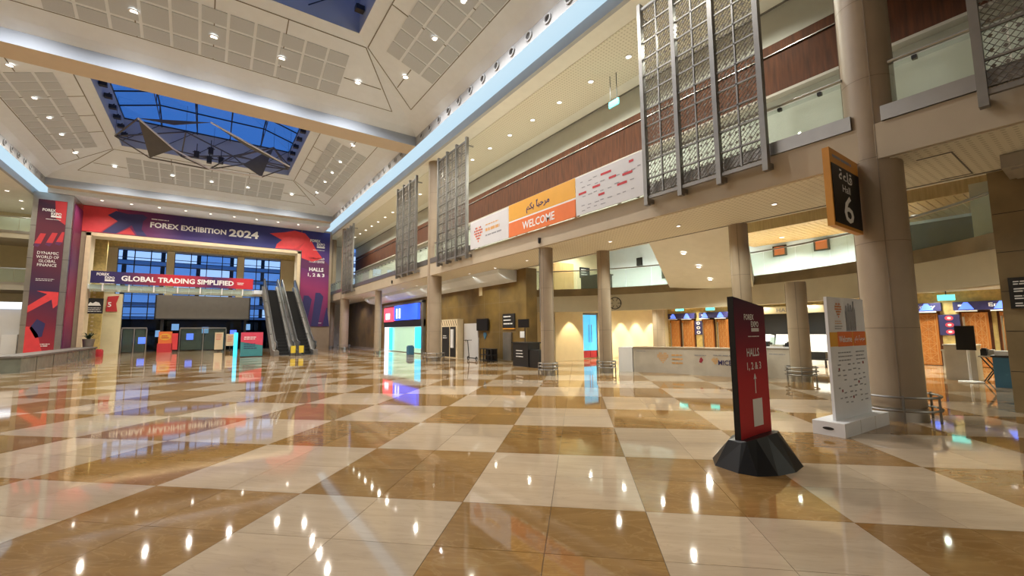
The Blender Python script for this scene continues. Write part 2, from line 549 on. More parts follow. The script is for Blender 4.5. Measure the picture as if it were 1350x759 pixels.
for k, (cy, which) in enumerate(((12.0, 'near'), (31.2, 'far'))):
    mb = MB()
    for side in range(4):
        for q_, ((e0, z0), (e1, z1)) in enumerate(zip(PROF[:-1], PROF[1:])):
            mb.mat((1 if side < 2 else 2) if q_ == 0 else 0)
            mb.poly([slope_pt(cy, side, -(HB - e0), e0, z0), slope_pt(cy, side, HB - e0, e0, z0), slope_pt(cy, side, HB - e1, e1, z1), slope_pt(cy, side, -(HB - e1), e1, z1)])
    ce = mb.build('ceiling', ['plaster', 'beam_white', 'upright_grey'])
    tag(ce, 'white sloped coffer ceiling rising to the skylight, %s' % ('overhead' if k == 0 else 'above the far escalators'), 'ceiling', kind='structure')
    for side in range(4):
        if k == 0 and side == 1: continue
        a, b, n = slope_axes(side)
        for e0, e1 in ((1.02, 1.55), (1.65, 2.45), (2.55, 3.10)):
            for c in range(-5, 6):
                em = (e0 + e1) / 2
                p = slope_pt(cy, side, c * .86, em, 12.13 + .35 * em) + n * .008
                key = (side, round(e1 - e0, 2))
                if key not in panel_mesh:
                    q = MB(); q.obox((0, 0, 0), a, b, n, .38, (e1 - e0) / 2 * 1.06, .012)
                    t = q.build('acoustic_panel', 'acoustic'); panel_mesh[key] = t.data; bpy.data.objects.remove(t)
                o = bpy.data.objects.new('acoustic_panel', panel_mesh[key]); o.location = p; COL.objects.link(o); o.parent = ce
        # shadow-gap seams: a frame round the slope and cross seams
        def seam(s0, e0, s1, e1):
            q = MB()
            q.bar(slope_pt(cy, side, s0, e0, 12.13 + .35 * e0) + n * .004, slope_pt(cy, side, s1, e1, 12.13 + .35 * e1) + n * .004, .035, .02)
            q.build('seam', 'seam', ce)
        seam(-7.3, .62 + .35, 7.3, .62 + .35); seam(-5.2, 3.72, 5.2, 3.72)
        seam(7.3, .97, 5.2, 3.72); seam(-7.3, .97, -5.2, 3.72)
        for s in (-5.35, -2.3, 0, 2.3, 5.35):
            if abs(s) != 5.35: seam(s, .97, s, 3.72)
        seam(4.75, 2.0, 6.4, 2.0); seam(-6.4, 2.0, -4.75, 2.0)
        for s in (-5.35, -2.3, 0, 2.3, 5.35):
            p = slope_pt(cy, side, s, 2.0, 12.83) + n * .03
            downlight(p, '%s of five downlights, from the left, in the %s slope of the %s coffer' % (ORD[(-5.35, -2.3, 0, 2.3, 5.35).index(s)], SIDE[side], which), 'downlights of the %s coffer, %s slope' % (which, SIDE[side]),
                      power=COFFER_W * (1.0 if k == 0 else .78), col=COOL if k == 0 else SOFT, r=.11, normal=(0, 0, -1), drop=.16, cone=156)
        # round air nozzles in the upright lip along the two long sides
        if side in (2, 3):
            for c in range(-8, 9):
                p = slope_pt(cy, side, c * 1.02, .02, ZB + .27)
                inn = Vector((-1, 0, 0)) if side == 2 else Vector((1, 0, 0))
                q = MB(); pr = []
                for rr, dd in ((.17, .0), (.17, .04), (.125, .05), (.115, .012)):
                    pr.append((rr, dd))
                n0 = 16; vs = []; fs = []
                for rr, dd in pr:
                    vs += [p + inn * dd + Vector((0, math.cos(2 * PI * j / n0) * rr, math.sin(2 * PI * j / n0) * rr)) for j in range(n0)]
                for i in range(3):
                    for j in range(n0): fs.append((i * n0 + j, i * n0 + (j + 1) % n0, (i + 1) * n0 + (j + 1) % n0, (i + 1) * n0 + j))
                q._add(vs, fs); q.mat(1); q._add(vs[-n0:], [list(range(n0))])
                q.build('air_nozzle', ['upright_grey', 'dark_metal'], ce)

# beams between the bays, the strip along the sides and the flat soffit before the far wall
def ybeam(y0, y1, label):
    o = MB().box(CX - HB, CX + HB, y0, y1, ZB, ZB + .9).build('beam', 'beam_underside')
    tag(o, label, 'beam', kind='structure')
ybeam(20.98, 22.22, 'broad white ceiling beam between the two coffers')
ybeam(40.18, 40.95, 'white ceiling beam in front of the long exhibition banner')
ybeam(-7, 3.02, 'white ceiling beam closing the near coffer overhead')
o = MB().box(-16, 16, -10, -7, 0, 14).build('wall_back', 'warm_plaster'); tag(o, 'plain wall closing the hall behind', 'wall', kind='structure')
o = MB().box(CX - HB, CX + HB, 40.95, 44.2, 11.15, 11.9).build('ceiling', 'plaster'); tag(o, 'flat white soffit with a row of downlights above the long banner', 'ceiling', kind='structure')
for i in range(10):
    downlight((-6.8 + i * 1.6, 41.5, 11.15), '%s downlight from the left in the soffit above the long exhibition banner' % ORD[i], 'downlights above the long banner', power=SOFFIT_W * 1.2 if i % 2 == 0 else 0, col=SOFT, r=.09)
for sx, nm in ((1, 'right'), (-1, 'left')):
    xi, xo = CX + sx * HB, CX + sx * (HB + .74)
    st = MB().box(xi, xo, -7, 44.2, ZB, ZB + .06).build('trim_1' if sx > 0 else 'trim_2', 'strip_light')
    tag(st, 'glowing cool white light strip along the %s edge of the ceiling' % nm, 'light strip', kind='structure')
    up = MB().box(xo, xo + sx * .16, -7, 44.2, 11.03, ZB + .3).build('trim_3' if sx > 0 else 'trim_4', 'upright_grey')
    tag(up, 'grey upright edge between the %s light strip and the lower ceiling' % nm, 'trim', kind='structure')

# ------------------------------------------------------------------ skylights
def skylight(name, cy, label):
    hs, z0, z1 = HB - 4.2, 13.60, 15.5
    root = MB()
    for side in range(4):
        e = HB - hs
        root.poly([slope_pt(cy, side, -hs, e, z0), slope_pt(cy, side, hs, e, z0), slope_pt(cy, side, hs, e, z1), slope_pt(cy, side, -hs, e, z1)])
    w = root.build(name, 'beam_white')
    tag(w, label, 'skylight', kind='structure')
    nx = 5; step = 2 * hs / nx; rise = 1.5
    def roof(u, v): return z1 + rise * (1 - max(abs(u), abs(v)) / hs)
    q = MB(); q.box(-1, 1, -1, 1, 0, .02)
    for i in range(nx):                     # glass panes: four sloping facets, each pane its own object
        for j in range(nx):
            u0, u1 = -hs + i * step, -hs + (i + 1) * step
            v0, v1 = -hs + j * step, -hs + (j + 1) * step
            p = MB(); p.poly([(CX + a, cy + b, roof(a, b)) for a, b in ((u0, v0), (u1, v0), (u1, v1), (u0, v1))])
            p.build('pane', 'window_glass', w)
    for i in range(nx + 1):
        a = -hs + i * step
        f = MB()
        pts = [(CX + a, cy - hs, roof(a, hs)), (CX + a, cy - abs(a), roof(a, a)), (CX + a, cy + abs(a), roof(a, a)), (CX + a, cy + hs, roof(a, hs))]
        for s, t in zip(pts[:-1], pts[1:]):
            if (Vector(s) - Vector(t)).length > .05: f.bar((s[0], s[1], s[2] - .06), (t[0], t[1], t[2] - .06), .06, .10)
        f.build('mullion', 'dark_metal', w)
        f = MB()
        pts = [(CX - hs, cy + a, roof(hs, a)), (CX - abs(a), cy + a, roof(a, a)), (CX + abs(a), cy + a, roof(a, a)), (CX + hs, cy + a, roof(hs, a))]
        for s, t in zip(pts[:-1], pts[1:]):
            if (Vector(s) - Vector(t)).length > .05: f.bar((s[0], s[1], s[2] - .06), (t[0], t[1], t[2] - .06), .04, .08)
        f.build('mullion', 'dark_metal', w)
    for i in range(1, nx):                  # light trusses with struts and tie cables under the glass
        a = -hs + i * step
        f = MB()
        zt = z1 - .15
        f.bar((CX + a, cy - hs, zt), (CX + a, cy + hs, zt), .04, .04)
        for j in range(nx):
            v = -hs + j * step
            f.bar((CX + a, cy + v, zt), (CX + a, cy + v, roof(a, v) - .05), .04)
            f.bar((CX + a, cy + v, zt), (CX + a, cy + v + step, roof(a, v + step) - .05), .025)
        f.build('truss', 'dark_metal', w)
    f = MB()
    for i in range(nx):
        u = -hs + i * step
        f.bar((CX + u, cy + hs - .1, z0 + .3), (CX + u + step, cy + hs - .1, z1), .03)
    f.build('tie_cables', 'dark_metal', w)
    for side in (2, 3):
        for c in range(-3, 4):
            pp = slope_pt(cy, side, c * 1.35, HB - hs + .06, z0 + .5)
            inn = Vector((-1, 0, 0)) if side == 2 else Vector((1, 0, 0))
            f = MB(); f.obox(pp + inn * .14, (0, 1, 0), inn, (0, 0, 1), .13, .16, .1); f.bar(pp, pp + inn * .2 + Vector((0, 0, .2)), .04)
            f.build('bracket', 'dark_metal', w)
skylight('window_1', 12.0, 'near glazed skylight over the coffer, cut by the top of the picture')
skylight('window_2', 31.2, 'far blue glazed skylight with dark bars over the hanging sculpture')

# ------------------------------------------------------------------ right-hand gallery
XF = 9.65                                       # front of the gallery fascia
o = MB().box(XF, 12.35, -7, 50, 4.60, 5.25).build('wall_gallery_fascia', 'fascia'); tag(o, 'beige gallery edge running the length of the arcade', 'gallery edge', kind='structure')
for y0, y1, lb in ((-7, 2.18, 'at the picture edge'), (2.62, 7.3, 'between the thick column and the large lattice screen'), (16.7, 21.4, 'left of the welcome banner'), (21.8, 50, 'towards the far end of the gallery')):
    o = MB().box(XF - .03, XF + .05, y0, y1, 5.26, 5.53).build('trim_5', 'band_steel'); tag(o, 'brushed steel kick band under the gallery glass, %s' % lb, 'trim', kind='structure')
o = MB().box(9.45 - .0, 13.28, -7, 50, 11.05, 11.40).build('ceiling', 'warm_plaster'); tag(o, 'lower cream ceiling over the upper gallery', 'ceiling', kind='structure')
o2 = MB().box(10.15, 12.6, -7, 50, 11.035, 11.05).build('perforated_band', 'perforated', o)
o3 = MB().box(13.16, 13.24, -7, 50, 11.03, 11.05).build('shadow_gap', 'seam', o)
for i in range(-2, 20):
    downlight((11.44, 9.1 + (i - 0) * 1.81, 11.035), '%s downlight in the upper gallery ceiling row, counted from the near end' % ORD[i + 2], 'downlights of the upper gallery', power=GALLERY_W, col=WARM, r=.09)
o = MB().box(13.28, 13.6, -7, 50, 5.25, 11.4).build('wall_gallery', 'gallery_wall'); tag(o, 'cream back wall of the upper gallery', 'wall', kind='structure')
# brown wood panels proud of the wall
y = -6.0
while y < 49:
    pn = MB().box(13.10, 13.28, y, y + 2.39, 8.35, 9.55).build('wood_panel', 'panel_wood', o)
    pn2 = MB().box(13.06, 13.28, y, y + 2.39, 9.58, 9.86).build('wood_panel', 'panel_wood', o)
    y += 2.4
MB().box(13.0, 13.28, -7, 50, 8.27, 8.345).build('stone_ledge', 'duct', o)
MB().box(13.05, 13.28, -7, 50, 9.555, 9.575).build('metal_line', 'steel', o)
# glass balustrade: panes and handrail
def balustrade(name, label, y0, y1, x=9.80):
    t = thing(name, label, 'balustrade', (x, y0, 5.25))
    n = max(1, round((y1 - y0) / 1.55)); st = (y1 - y0) / n
    for i in range(n):
        MB().box(x - .008, x + .008, y0 + i * st + .012, y0 + (i + 1) * st - .012, 5.28, 6.30).build('glass_pane', 'frosted', t)
        for f in (.25, .75):
            cl = MB().box(x - .03, x + .05, y0 + (i + f) * st - .035, y0 + (i + f) * st + .035, 6.235, 6.30)
            cl.build('clamp', 'dark_metal', t)
    MB().tube([(x, y0, 6.36), (x, y1, 6.36)], .032, 8).build('handrail', 'steel', t)
    return t
balustrade('glass_balustrade', 'frosted glass balustrade on the gallery at the right picture edge', -5, 2.05)
balustrade('glass_balustrade', 'frosted glass balustrade between the thick column and the large lattice screen', 2.75, 7.2)
balustrade('glass_balustrade', 'glass balustrade behind the long welcome banner', 7.3, 16.6)
balustrade('glass_balustrade', 'glass balustrade right of the second thick column', 16.8, 21.2)
balustrade('glass_balustrade', 'long green glass balustrade towards the far end of the gallery', 22.0, 40.3)
balustrade('glass_balustrade', 'short glass balustrade past the third thick column beside the banner wall', 41.3, 48)

# soffit under the gallery
so = MB().box(9.75, 12.35, -7, 50, 4.585, 4.602).build('ceiling', 'perforated'); tag(so, 'perforated cream soffit under the gallery behind the arcade', 'ceiling', kind='structure')
MB().box(12.22, 12.28, -7, 50, 4.575, 4.586).build('shadow_gap', 'seam', so)
MB().box(10.28, 10.31, 1.44, 1.9, 4.575, 4.586).build('hatch_seam', 'seam', so)
MB().box(12.07, 12.10, 1.44, 1.9, 4.575, 4.586).build('hatch_seam', 'seam', so)
MB().box(10.28, 12.10, 1.44, 1.46, 4.575, 4.586).build('hatch_seam', 'seam', so)
for i, yy in enumerate((-2, 4.6, 7.2, 9.8, 14.5, 17, 19.5, 24, 26.5, 29, 33.5, 36, 38.5, 43)):
    downlight((11.0, yy, 4.585), '%s small downlight in the perforated arcade soffit, counted from the near end' % ORD[i], 'downlights of the arcade soffit', power=SOFFIT_W, col=WARM if yy < 32 else (.80, .75, 1.0), r=.055)
# lower bulkhead inside the arcade
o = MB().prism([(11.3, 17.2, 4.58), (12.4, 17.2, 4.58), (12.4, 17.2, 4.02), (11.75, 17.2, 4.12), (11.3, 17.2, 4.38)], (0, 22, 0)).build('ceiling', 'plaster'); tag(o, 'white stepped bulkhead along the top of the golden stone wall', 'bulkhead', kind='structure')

# columns
def column(name, x, y, r, z1, label, kick=True):
    t = thing(name, label, 'column', (x, y, 0), kind='structure')
    MB().lathe((x, y), [(r, .22), (r, z1)], 36).build('shaft', 'stone', t, smooth=True)
    if kick: MB().lathe((x, y), [(r + .012, 0), (r + .012, .22)], 36).build('kick_plate', 'steel', t, smooth=True)
    else: MB().lathe((x, y), [(r, 0), (r, .22)], 36).build('plinth', 'stone', t, smooth=True)
    z = 1.58
    while z < z1 - .5:
        MB().lathe((x, y), [(r + .003, z - .006), (r + .003, z + .006)], 36, caps=False).build('joint_ring', 'stone_joint', t, smooth=True); z += 1.53
    for a in (math.radians(200), math.radians(20), math.radians(110), math.radians(290)):
        MB().box(x + (r + .001) * math.cos(a) - .006, x + (r + .001) * math.cos(a) + .006, y + (r + .001) * math.sin(a) - .006, y + (r + .001) * math.sin(a) + .006, .25, z1 - .02).build('joint_line', 'stone_joint', t)
    return t
def guard(x, y, r, label, rails=(.20, .31, .42), rr=.020):
    t = thing('column_guard', label, 'guard rail', (x, y, 0), 'steel guard rails round the column feet')
    for z in rails:
        MB().tube([(x + r * math.cos(2 * PI * k / 28), y + r * math.sin(2 * PI * k / 28), z) for k in range(28)], rr, 6, close=True).build('rail', 'screen_steel', t, smooth=True)
    for k in range(6):
        a = 2 * PI * (k + .35) / 6
        MB().bar((x + r * math.cos(a), y + r * math.sin(a), 0), (x + r * math.cos(a), y + r * math.sin(a), rails[-1] + .03), .03).build('post', 'screen_steel', t)
BIG, SLIM = .39, .24
column('column', 10.02, 2.42, BIG, 11.05, 'thick round stone column behind the white welcome board')
column('column', 10.0, 12.0, SLIM, 4.60, 'slim round stone column under the welcome banner')
column('column', 10.0, 21.6, BIG, 11.05, 'thick stone column left of the white door, second along the arcade')
column('column', 10.0, 31.2, SLIM, 4.60, 'slim stone column left of the blue shop sign')
column('column', 10.0, 40.8, BIG, 11.05, 'thick stone column near the escalators')
column('column', 10.05, 46.2, .30, 11.05, 'round stone column just past the banner wall')
column('column', 12.2, 11.25, SLIM, 4.60, 'slim stone column of the inner row before the glowing blue door')
column('column', 12.4, 6.2, SLIM, 4.60, 'slim stone column of the inner row behind the red totem')
column('column', 14.7, 5.72, .27, 3.0, 'short stone column behind the reception counter')
column('column', 20.6, 15.0, .32, 3.0, 'short stone column left of the carved entry doors', kick=False)
guard(10.02, 2.42, .57, 'double steel guard rail round the foot of the thick column beside the white board', rails=(.20, .42))
guard(10.0, 12.0, .34, 'steel guard rail round the slim column under the welcome banner')
guard(12.2, 11.25, .34, 'steel guard rail round the slim column before the blue door')
guard(10.0, 21.6, .56, 'steel guard rail round the second thick column left of the white door', rails=(.22, .42))
guard(12.4, 6.2, .38, 'steel guard rail round the column behind the red totem')
guard(14.7, 5.72, .42, 'steel guard rail round the short column behind the reception counter')
guard(10.0, 40.8, .56, 'steel guard rail round the thick column near the escalators', rails=(.22, .42))
# pipe on the slim column
o = MB().tube([(9.72, 12.06, 1.9), (9.72, 12.06, 4.58)], .02, 6).build('conduit', 'steel'); tag(o, 'thin vertical conduit on the slim column under the banner', 'pipe')
# little angled strut on the thick column
o = MB().bar((9.625, 2.56, 8.2), (9.35, 3.05, 8.75), .05).box(9.30, 9.40, 3.0, 3.1, 8.72, 8.80).build('flag_bracket', 'steel'); tag(o, 'short metal flag bracket sticking out of the thick column', 'bracket')

# ------------------------------------------------------------------ golden stone wall inside the arcade
wl = MB().box(12.4, 12.8, 16.9, 50, 0, 4.6).build('wall_arcade', 'travertine'); tag(wl, 'golden brown stone wall inside the arcade', 'wall', kind='structure')
y = 17.3; 
while y < 49:
    for z in (1.53, 3.06):
        MB().box(12.396, 12.401, y, y + 1.48, z - .006, z + .006).build('joint', 'stone_joint', wl)
    MB().box(12.396, 12.401, y + 1.48, y + 1.492, .1, 4.58).build('joint', 'stone_joint', wl)
    y += 1.5
o = MB().box(12.3, 12.95, 16.3, 16.92, 0, 4.6).build('pillar', 'travertine'); tag(o, 'square golden stone pier ending the arcade wall', 'pier', kind='structure')
MB().box(12.38, 12.41, 16.95, 50, 0, .14).build('baseboard_arcade', 'pier_stone').__setitem__('kind', 'structure')
bpy.data.objects['baseboard_arcade']['label'] = 'dark stone skirting of the golden arcade wall'
o = MB().box(12.35, 13.6, -7, 1.30, 0, 4.6).build('wall_pier', 'pier_stone'); tag(o, 'dark brown stone pier at the right picture edge', 'wall', kind='structure')
for z in (.75, 1.5, 2.25, 3.0, 3.75):
    MB().box(12.345, 12.352, -2, 1.29, z - .005, z + .005).build('joint', 'black', o)
o = MB().box(12.4, 13, 49.6, 50, 0, 4.6).box(10.6, 12.4, 49.6, 50, 0, 11).build('wall_arcade_end', 'warm_plaster'); tag(o, 'plain end wall of the arcade past the banner wall', 'wall', kind='structure')

# ------------------------------------------------------------------ far wall with its big opening
WY = 43.6
fw = MB().box(-9.9, -7.82, WY + .05, WY + .6, 0, 11.3).box(6.6, 9.35, WY + .05, WY + .6, 0, 11.3).box(-7.82, 6.6, WY + .05, WY + .6, 9.1, 11.3).build('wall_far', 'stone')
tag(fw, 'far wall with a wide rectangular opening, covered by the exhibition banner', 'wall', kind='structure')
fr = MB()
fr.box(-7.82, -7.55, WY - .06, WY + 1.4, 0, 9.1).box(6.33, 6.6, WY - .06, WY + 1.4, 4.0, 9.1).box(-7.82, 6.6, WY - .06, WY + 1.4, 8.88, 9.13)
o = fr.build('trim_6', 'frame_gold'); tag(o, 'pale gold frame lining the wide opening in the far wall', 'trim', kind='structure')
# room behind the opening
o = MB().box(-9.4, 8.2, WY + .6, 52.4, 9.35, 9.6).build('ceiling', 'gold'); tag(o, 'golden ceiling of the glazed entrance hall behind the opening', 'ceiling', kind='structure')
for yy in (45.6, 47.4, 49.2):
    MB().box(-9, 8, yy, yy + .12, 9.1, 9.36).build('ceiling_rib', 'gold', o)
o = MB().box(-9.6, -9.2, WY + .6, 52.4, 0, 9.6).build('wall_entrance_left', 'cream_wall'); tag(o, 'cream side wall of the entrance hall, left', 'wall', kind='structure')
o = MB().box(8.0, 8.4, WY + .6, 52.4, 0, 9.6).build('wall_entrance_right', 'cream_wall'); tag(o, 'cream side wall of the entrance hall behind the escalators', 'wall', kind='structure')
o = MB().box(-9.2, -7.0, 46.2, 46.5, 0, 9.3).build('wall_entrance_pier', 'gold'); tag(o, 'ornamental gold panel at the left side of the opening', 'panel', kind='structure')
for i in range(13):
    MB().box(-7.6, -7.45, 46.185, 46.2, .9 + i * .32, 1.02 + i * .32).build('gold_stud', 'frame_gold', o)
# curtain wall: three windows between cream piers
for i, (x0, x1) in enumerate(((-9.2, -7.15), (-3.66, -3.08), (1.99, 2.59), (5.95, 8.0))):
    o = MB().box(x0, x1, 51.8, 52.3, 0, 9.4).build('wall_entrance_glazed', 'cream_wall'); tag(o, 'cream pier between the tall blue windows, number %d of four' % (i + 1), 'pier', kind='structure')
for k, (x0, x1, lb) in enumerate(((-7.15, -3.66, 'left'), (-3.08, 1.99, 'middle'), (2.59, 5.95, 'right'))):
    wn = thing('window_%d' % (k + 3), 'tall blue gridded window, the %s one of three in the entrance hall' % lb, 'window', (x0, 52, 0), kind='structure')
    nx = 4 if k == 1 else 3; st = (x1 - x0) / nx
    zs = [.1, 2.5, 3.4, 4.3, 5.2, 6.1, 7.0, 7.9, 8.6, 9.4]
    for a in range(nx):
        for z0, z1 in zip(zs[:-1], zs[1:]):
            MB().box(x0 + a * st + .03, x0 + (a + 1) * st - .03, 52.03, 52.045, z0 + .03, z1 - .03).build('pane', 'window_glass', wn)
    for a in range(nx + 1):
        MB().box(x0 + a * st - .035, x0 + a * st + .035, 51.95, 52.1, 0, 9.4).build('mullion', 'dark_metal', wn)
    for z in zs:
        MB().box(x0, x1, 51.97, 52.08, z - .025, z + .025).build('transom', 'dark_metal', wn)
# the bridge at upper-floor level
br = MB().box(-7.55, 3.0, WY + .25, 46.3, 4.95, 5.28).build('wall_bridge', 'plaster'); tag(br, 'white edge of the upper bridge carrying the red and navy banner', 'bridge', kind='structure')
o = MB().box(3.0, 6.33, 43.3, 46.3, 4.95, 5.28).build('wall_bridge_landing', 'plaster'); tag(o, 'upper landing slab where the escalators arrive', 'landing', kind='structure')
bg_ = thing('bridge_glass', 'clear glass balustrade with white brackets under the bridge banner', 'balustrade', (-7.5, WY, 4.8))
for i in range(7):
    x0 = -7.45 + i * 1.48
    MB().box(x0, x0 + 1.45, WY + .12, WY + .135, 4.72, 5.36).build('glass_pane', 'frosted', bg_)
    MB().box(x0 + .7, x0 + .78, WY + .02, WY + .12, 4.80, 5.34).build('bracket', 'letter', bg_)
# exterior seen through the glass: lit office tower and a lower block
tw = thing('office_tower', 'blue office block with lit floors seen through the entrance windows', 'building', (0, 75, 0))
MB().box(-22, 30, 76, 90, -2, 21).build('body', 'dark_metal', tw)
for i in range(11):
    z = -.5 + i * 1.9
    MB().box(-22, 30, 75.85, 76, z, z + .5).build('floor_slab', 'white', tw)
    for j in range(13):
        x = -21.5 + j * 4 
        lit = random.random() < .45
        MB().box(x, x + 3.5, 75.9, 75.98, z + .6, z + 1.8).build('window_strip', 'lit_window' if lit else 'blue_window', tw)
o = MB().box(-60, 60, 56.2, 130, -.4, -.2).build('ground', 'joint'); tag(o, 'dark ground outside the entrance', 'ground', kind='structure')

# ------------------------------------------------------------------ left side: open galleries past the poster pillar
o = MB().box(-18, CX - HB - .9, -7, 50, 11.05, 11.4).build('ceiling', 'warm_plaster'); tag(o, 'cream ceiling over the left galleries', 'ceiling', kind='structure')
for i in range(8):
    for xx in (-11.4, -13.6):
        downlight((xx, 26 + i * 2.6, 11.05), '%s downlight from the near end in the %s row over the left galleries' % (ORD[i], 'inner' if xx > -12 else 'outer'), 'downlights of the left galleries', power=GALLERY_W * .7 if xx > -12 else 0, col=WARM, r=.10)
o = MB().box(-18.3, -18, -7, 56, 0, 11.4).build('wall_left', 'cream_wall'); tag(o, 'cream left wall far behind the poster pillar', 'wall', kind='structure')
o = MB().box(-18, -9.6, 49.0, 49.3, 0, 11.4).build('wall_left_end', 'cream_wall'); tag(o, 'cream end wall behind the left galleries', 'wall', kind='structure')
for z, lb in ((5.30, 'lower'), (9.0, 'upper')):
    sl = MB().box(-18, -10.0, 45, 49, z - .55, z).build('wall_left_gallery', 'fascia'); tag(sl, 'beige edge of the %s left gallery' % lb, 'gallery edge', kind='structure')
    MB().box(-18, -10.0, 44.97, 45, z - .18, z).build('steel_band', 'steel', sl)
    t = thing('glass_balustrade', 'glass balustrade of the %s left gallery' % lb, 'balustrade', (-14, 45.1, z))
    for i in range(5):
        MB().box(-18 + i * 1.6 + .01, -18 + (i + 1) * 1.6 - .01, 45.1, 45.115, z, z + .95).build('glass_pane', 'frosted', t)
    MB().tube([(-18, 45.1, z + 1.0), (-10, 45.1, z + 1.0)], .03, 6).build('handrail', 'steel', t)
    for xx in (-17, -14.5, -12, -10.6):
        downlight((xx, 47.0, z + (3.4 if z < 6 else 2.04)), '%s downlight from the left wall over the %s left gallery' % (ORD[(-17, -14.5, -12, -10.6).index(xx)], lb), 'downlights of the %s left gallery' % lb, power=50, col=WARM, r=.07)

# ------------------------------------------------------------------ curved mezzanine behind the inner columns
MC, MR = Vector((7.0, 9.0, 0)), 10.2
A0, A1, NS = math.radians(-54), math.radians(53), 30
def arc(r, a, z): return Vector((MC.x + r * math.cos(a), MC.y + r * math.sin(a), z))
def arc_wall(r0, r1, z0, z1, a0=A0, a1=A1, ns=NS):
    mb = MB()
    for i in range(ns):
        a, b = a0 + (a1 - a0) * i / ns, a0 + (a1 - a0) * (i + 1) / ns
        p = [arc(r0, a, z0), arc(r1, a, z0), arc(r1, b, z0), arc(r0, b, z0), arc(r0, a, z1), arc(r1, a, z1), arc(r1, b, z1), arc(r0, b, z1)]
        mb._add(p, [(0, 3, 2, 1), (4, 5, 6, 7), (0, 1, 5, 4), (1, 2, 6, 5), (2, 3, 7, 6), (3, 0, 4, 7)])
    return mb
o = arc_wall(MR, MR + .35, 2.50, 3.62).build('wall_mezzanine', 'mezzanine_edge'); tag(o, 'curved beige edge of the mezzanine over the entry lobby', 'gallery edge', kind='structure')
arc_wall(MR - .04, MR + .36, 3.27, 3.62).build('edge_band', 'pier_stone', o)
t = thing('glass_balustrade', 'curved glass balustrade on the mezzanine edge', 'balustrade', (17, 9, 3.6))
for i in range(16):
    a, b = A0 + (A1 - A0) * i / 16, A0 + (A1 - A0) * (i + 1) / 16
    arc_wall(MR + .10, MR + .115, 3.62, 4.50, a + .001, b - .001, 2).build('glass_pane', 'frosted', t)
MB().tube([arc(MR + .1, A0 + (A1 - A0) * i / 40, 4.55) for i in range(41)], .03, 6).build('handrail', 'screen_steel', t)
# mezzanine floor and lobby ceiling under it
fl2 = MB()
for i in range(NS):
    a, b = A0 + (A1 - A0) * i / NS, A0 + (A1 - A0) * (i + 1) / NS
    pa, pb = arc(MR + .3, a, 0), arc(MR + .3, b, 0)
    for z, flip in ((3.55, 0), (3.04, 1)):
        q = [Vector((pa.x, pa.y, z)), Vector((27, pa.y, z)), Vector((27, pb.y, z)), Vector((pb.x, pb.y, z))]
        fl2.poly(q if not flip else q[::-1])
o = fl2.build('floor_mezzanine', 'warm_plaster'); tag(o, 'mezzanine floor slab above the entry lobby', 'floor', kind='structure')
# mezzanine back walls and lids
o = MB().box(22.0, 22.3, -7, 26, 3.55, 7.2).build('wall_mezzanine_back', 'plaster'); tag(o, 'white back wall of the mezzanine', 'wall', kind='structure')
o = MB().box(12.35, 27, 20.5, 20.8, 3.55, 7.2).build('wall_mezzanine_north', 'cream_wall'); tag(o, 'cream side wall of the mezzanine, behind the black desk', 'wall', kind='structure')
o = MB().box(12.35, 27, -7, 26, 7.1, 7.4).build('ceiling', 'warm_plaster'); tag(o, 'ceiling over the mezzanine void', 'ceiling', kind='structure')
o = MB().box(12.30, 12.50, -7, 26, 4.60, 7.4).build('wall_void', 'warm_plaster'); tag(o, 'upstand above the inner columns facing the mezzanine void', 'wall', kind='structure')
wc = thing('ceiling_slats', 'golden timber slat ceiling over the mezzanine', 'slat ceiling', (18, 5, 5.9), kind='structure')
for i in range(46):
    y0 = .6 + i * .21
    MB().box(18.3, 21.95, y0, y0 + .185, 5.62, 5.70).build('slat', 'slat_wood', wc)
MB().box(18.15, 18.3, .4, 10.4, 5.55, 6.6).build('fascia_board', 'slat_wood', wc)
for yy in (1.8, 4.0, 6.2, 8.4):
    downlight((20.6, yy, 5.62), '%s downlight from the right end of the golden timber mezzanine ceiling' % ORD[(1.8, 4.0, 6.2, 8.4).index(yy)], 'downlights of the timber ceiling', power=LOBBY_W * 1.3, col=WARM, r=.08)
o = MB().box(17.4, 17.6, -.6, 2.2, 3.6, 5.6).build('wall_mezzanine_pier', 'cream_wall'); tag(o, 'pale post at the right end of the mezzanine glass', 'wall', kind='structure')
for yy in (11.5, 14, 16.5, 19):
    downlight((19.0, yy, 7.1), '%s downlight from the right in the high ceiling over the mezzanine void' % ORD[(11.5, 14, 16.5, 19).index(yy)], 'downlights over the mezzanine void', power=LOBBY_W * 1.9, col=WARM, r=.08)
# sloping cream underside of the stair
sl = MB().prism([(12.5, 9.35, 4.6), (12.5, 6.1, 4.6), (17.1, 8.1, 3.20), (17.15, 11.75, 3.36)], (.12, 0, .25)).build('ceiling', 'warm_plaster')
tag(sl, 'sloping cream underside of a stair with three downlights', 'stair underside', kind='structure')
for x_, y_ in ((13.6, 8.75), (14.85, 8.95), (16.1, 9.25)):
    zz = 4.6 - (x_ - 12.5) * .29
    downlight((x_, y_, zz - .01), '%s of three downlights down the sloping stair underside' % ORD[(13.6, 14.85, 16.1).index(x_)], 'downlights of the stair underside', power=LOBBY_W, col=WARM, r=.075, normal=(-.28, 0, -1))

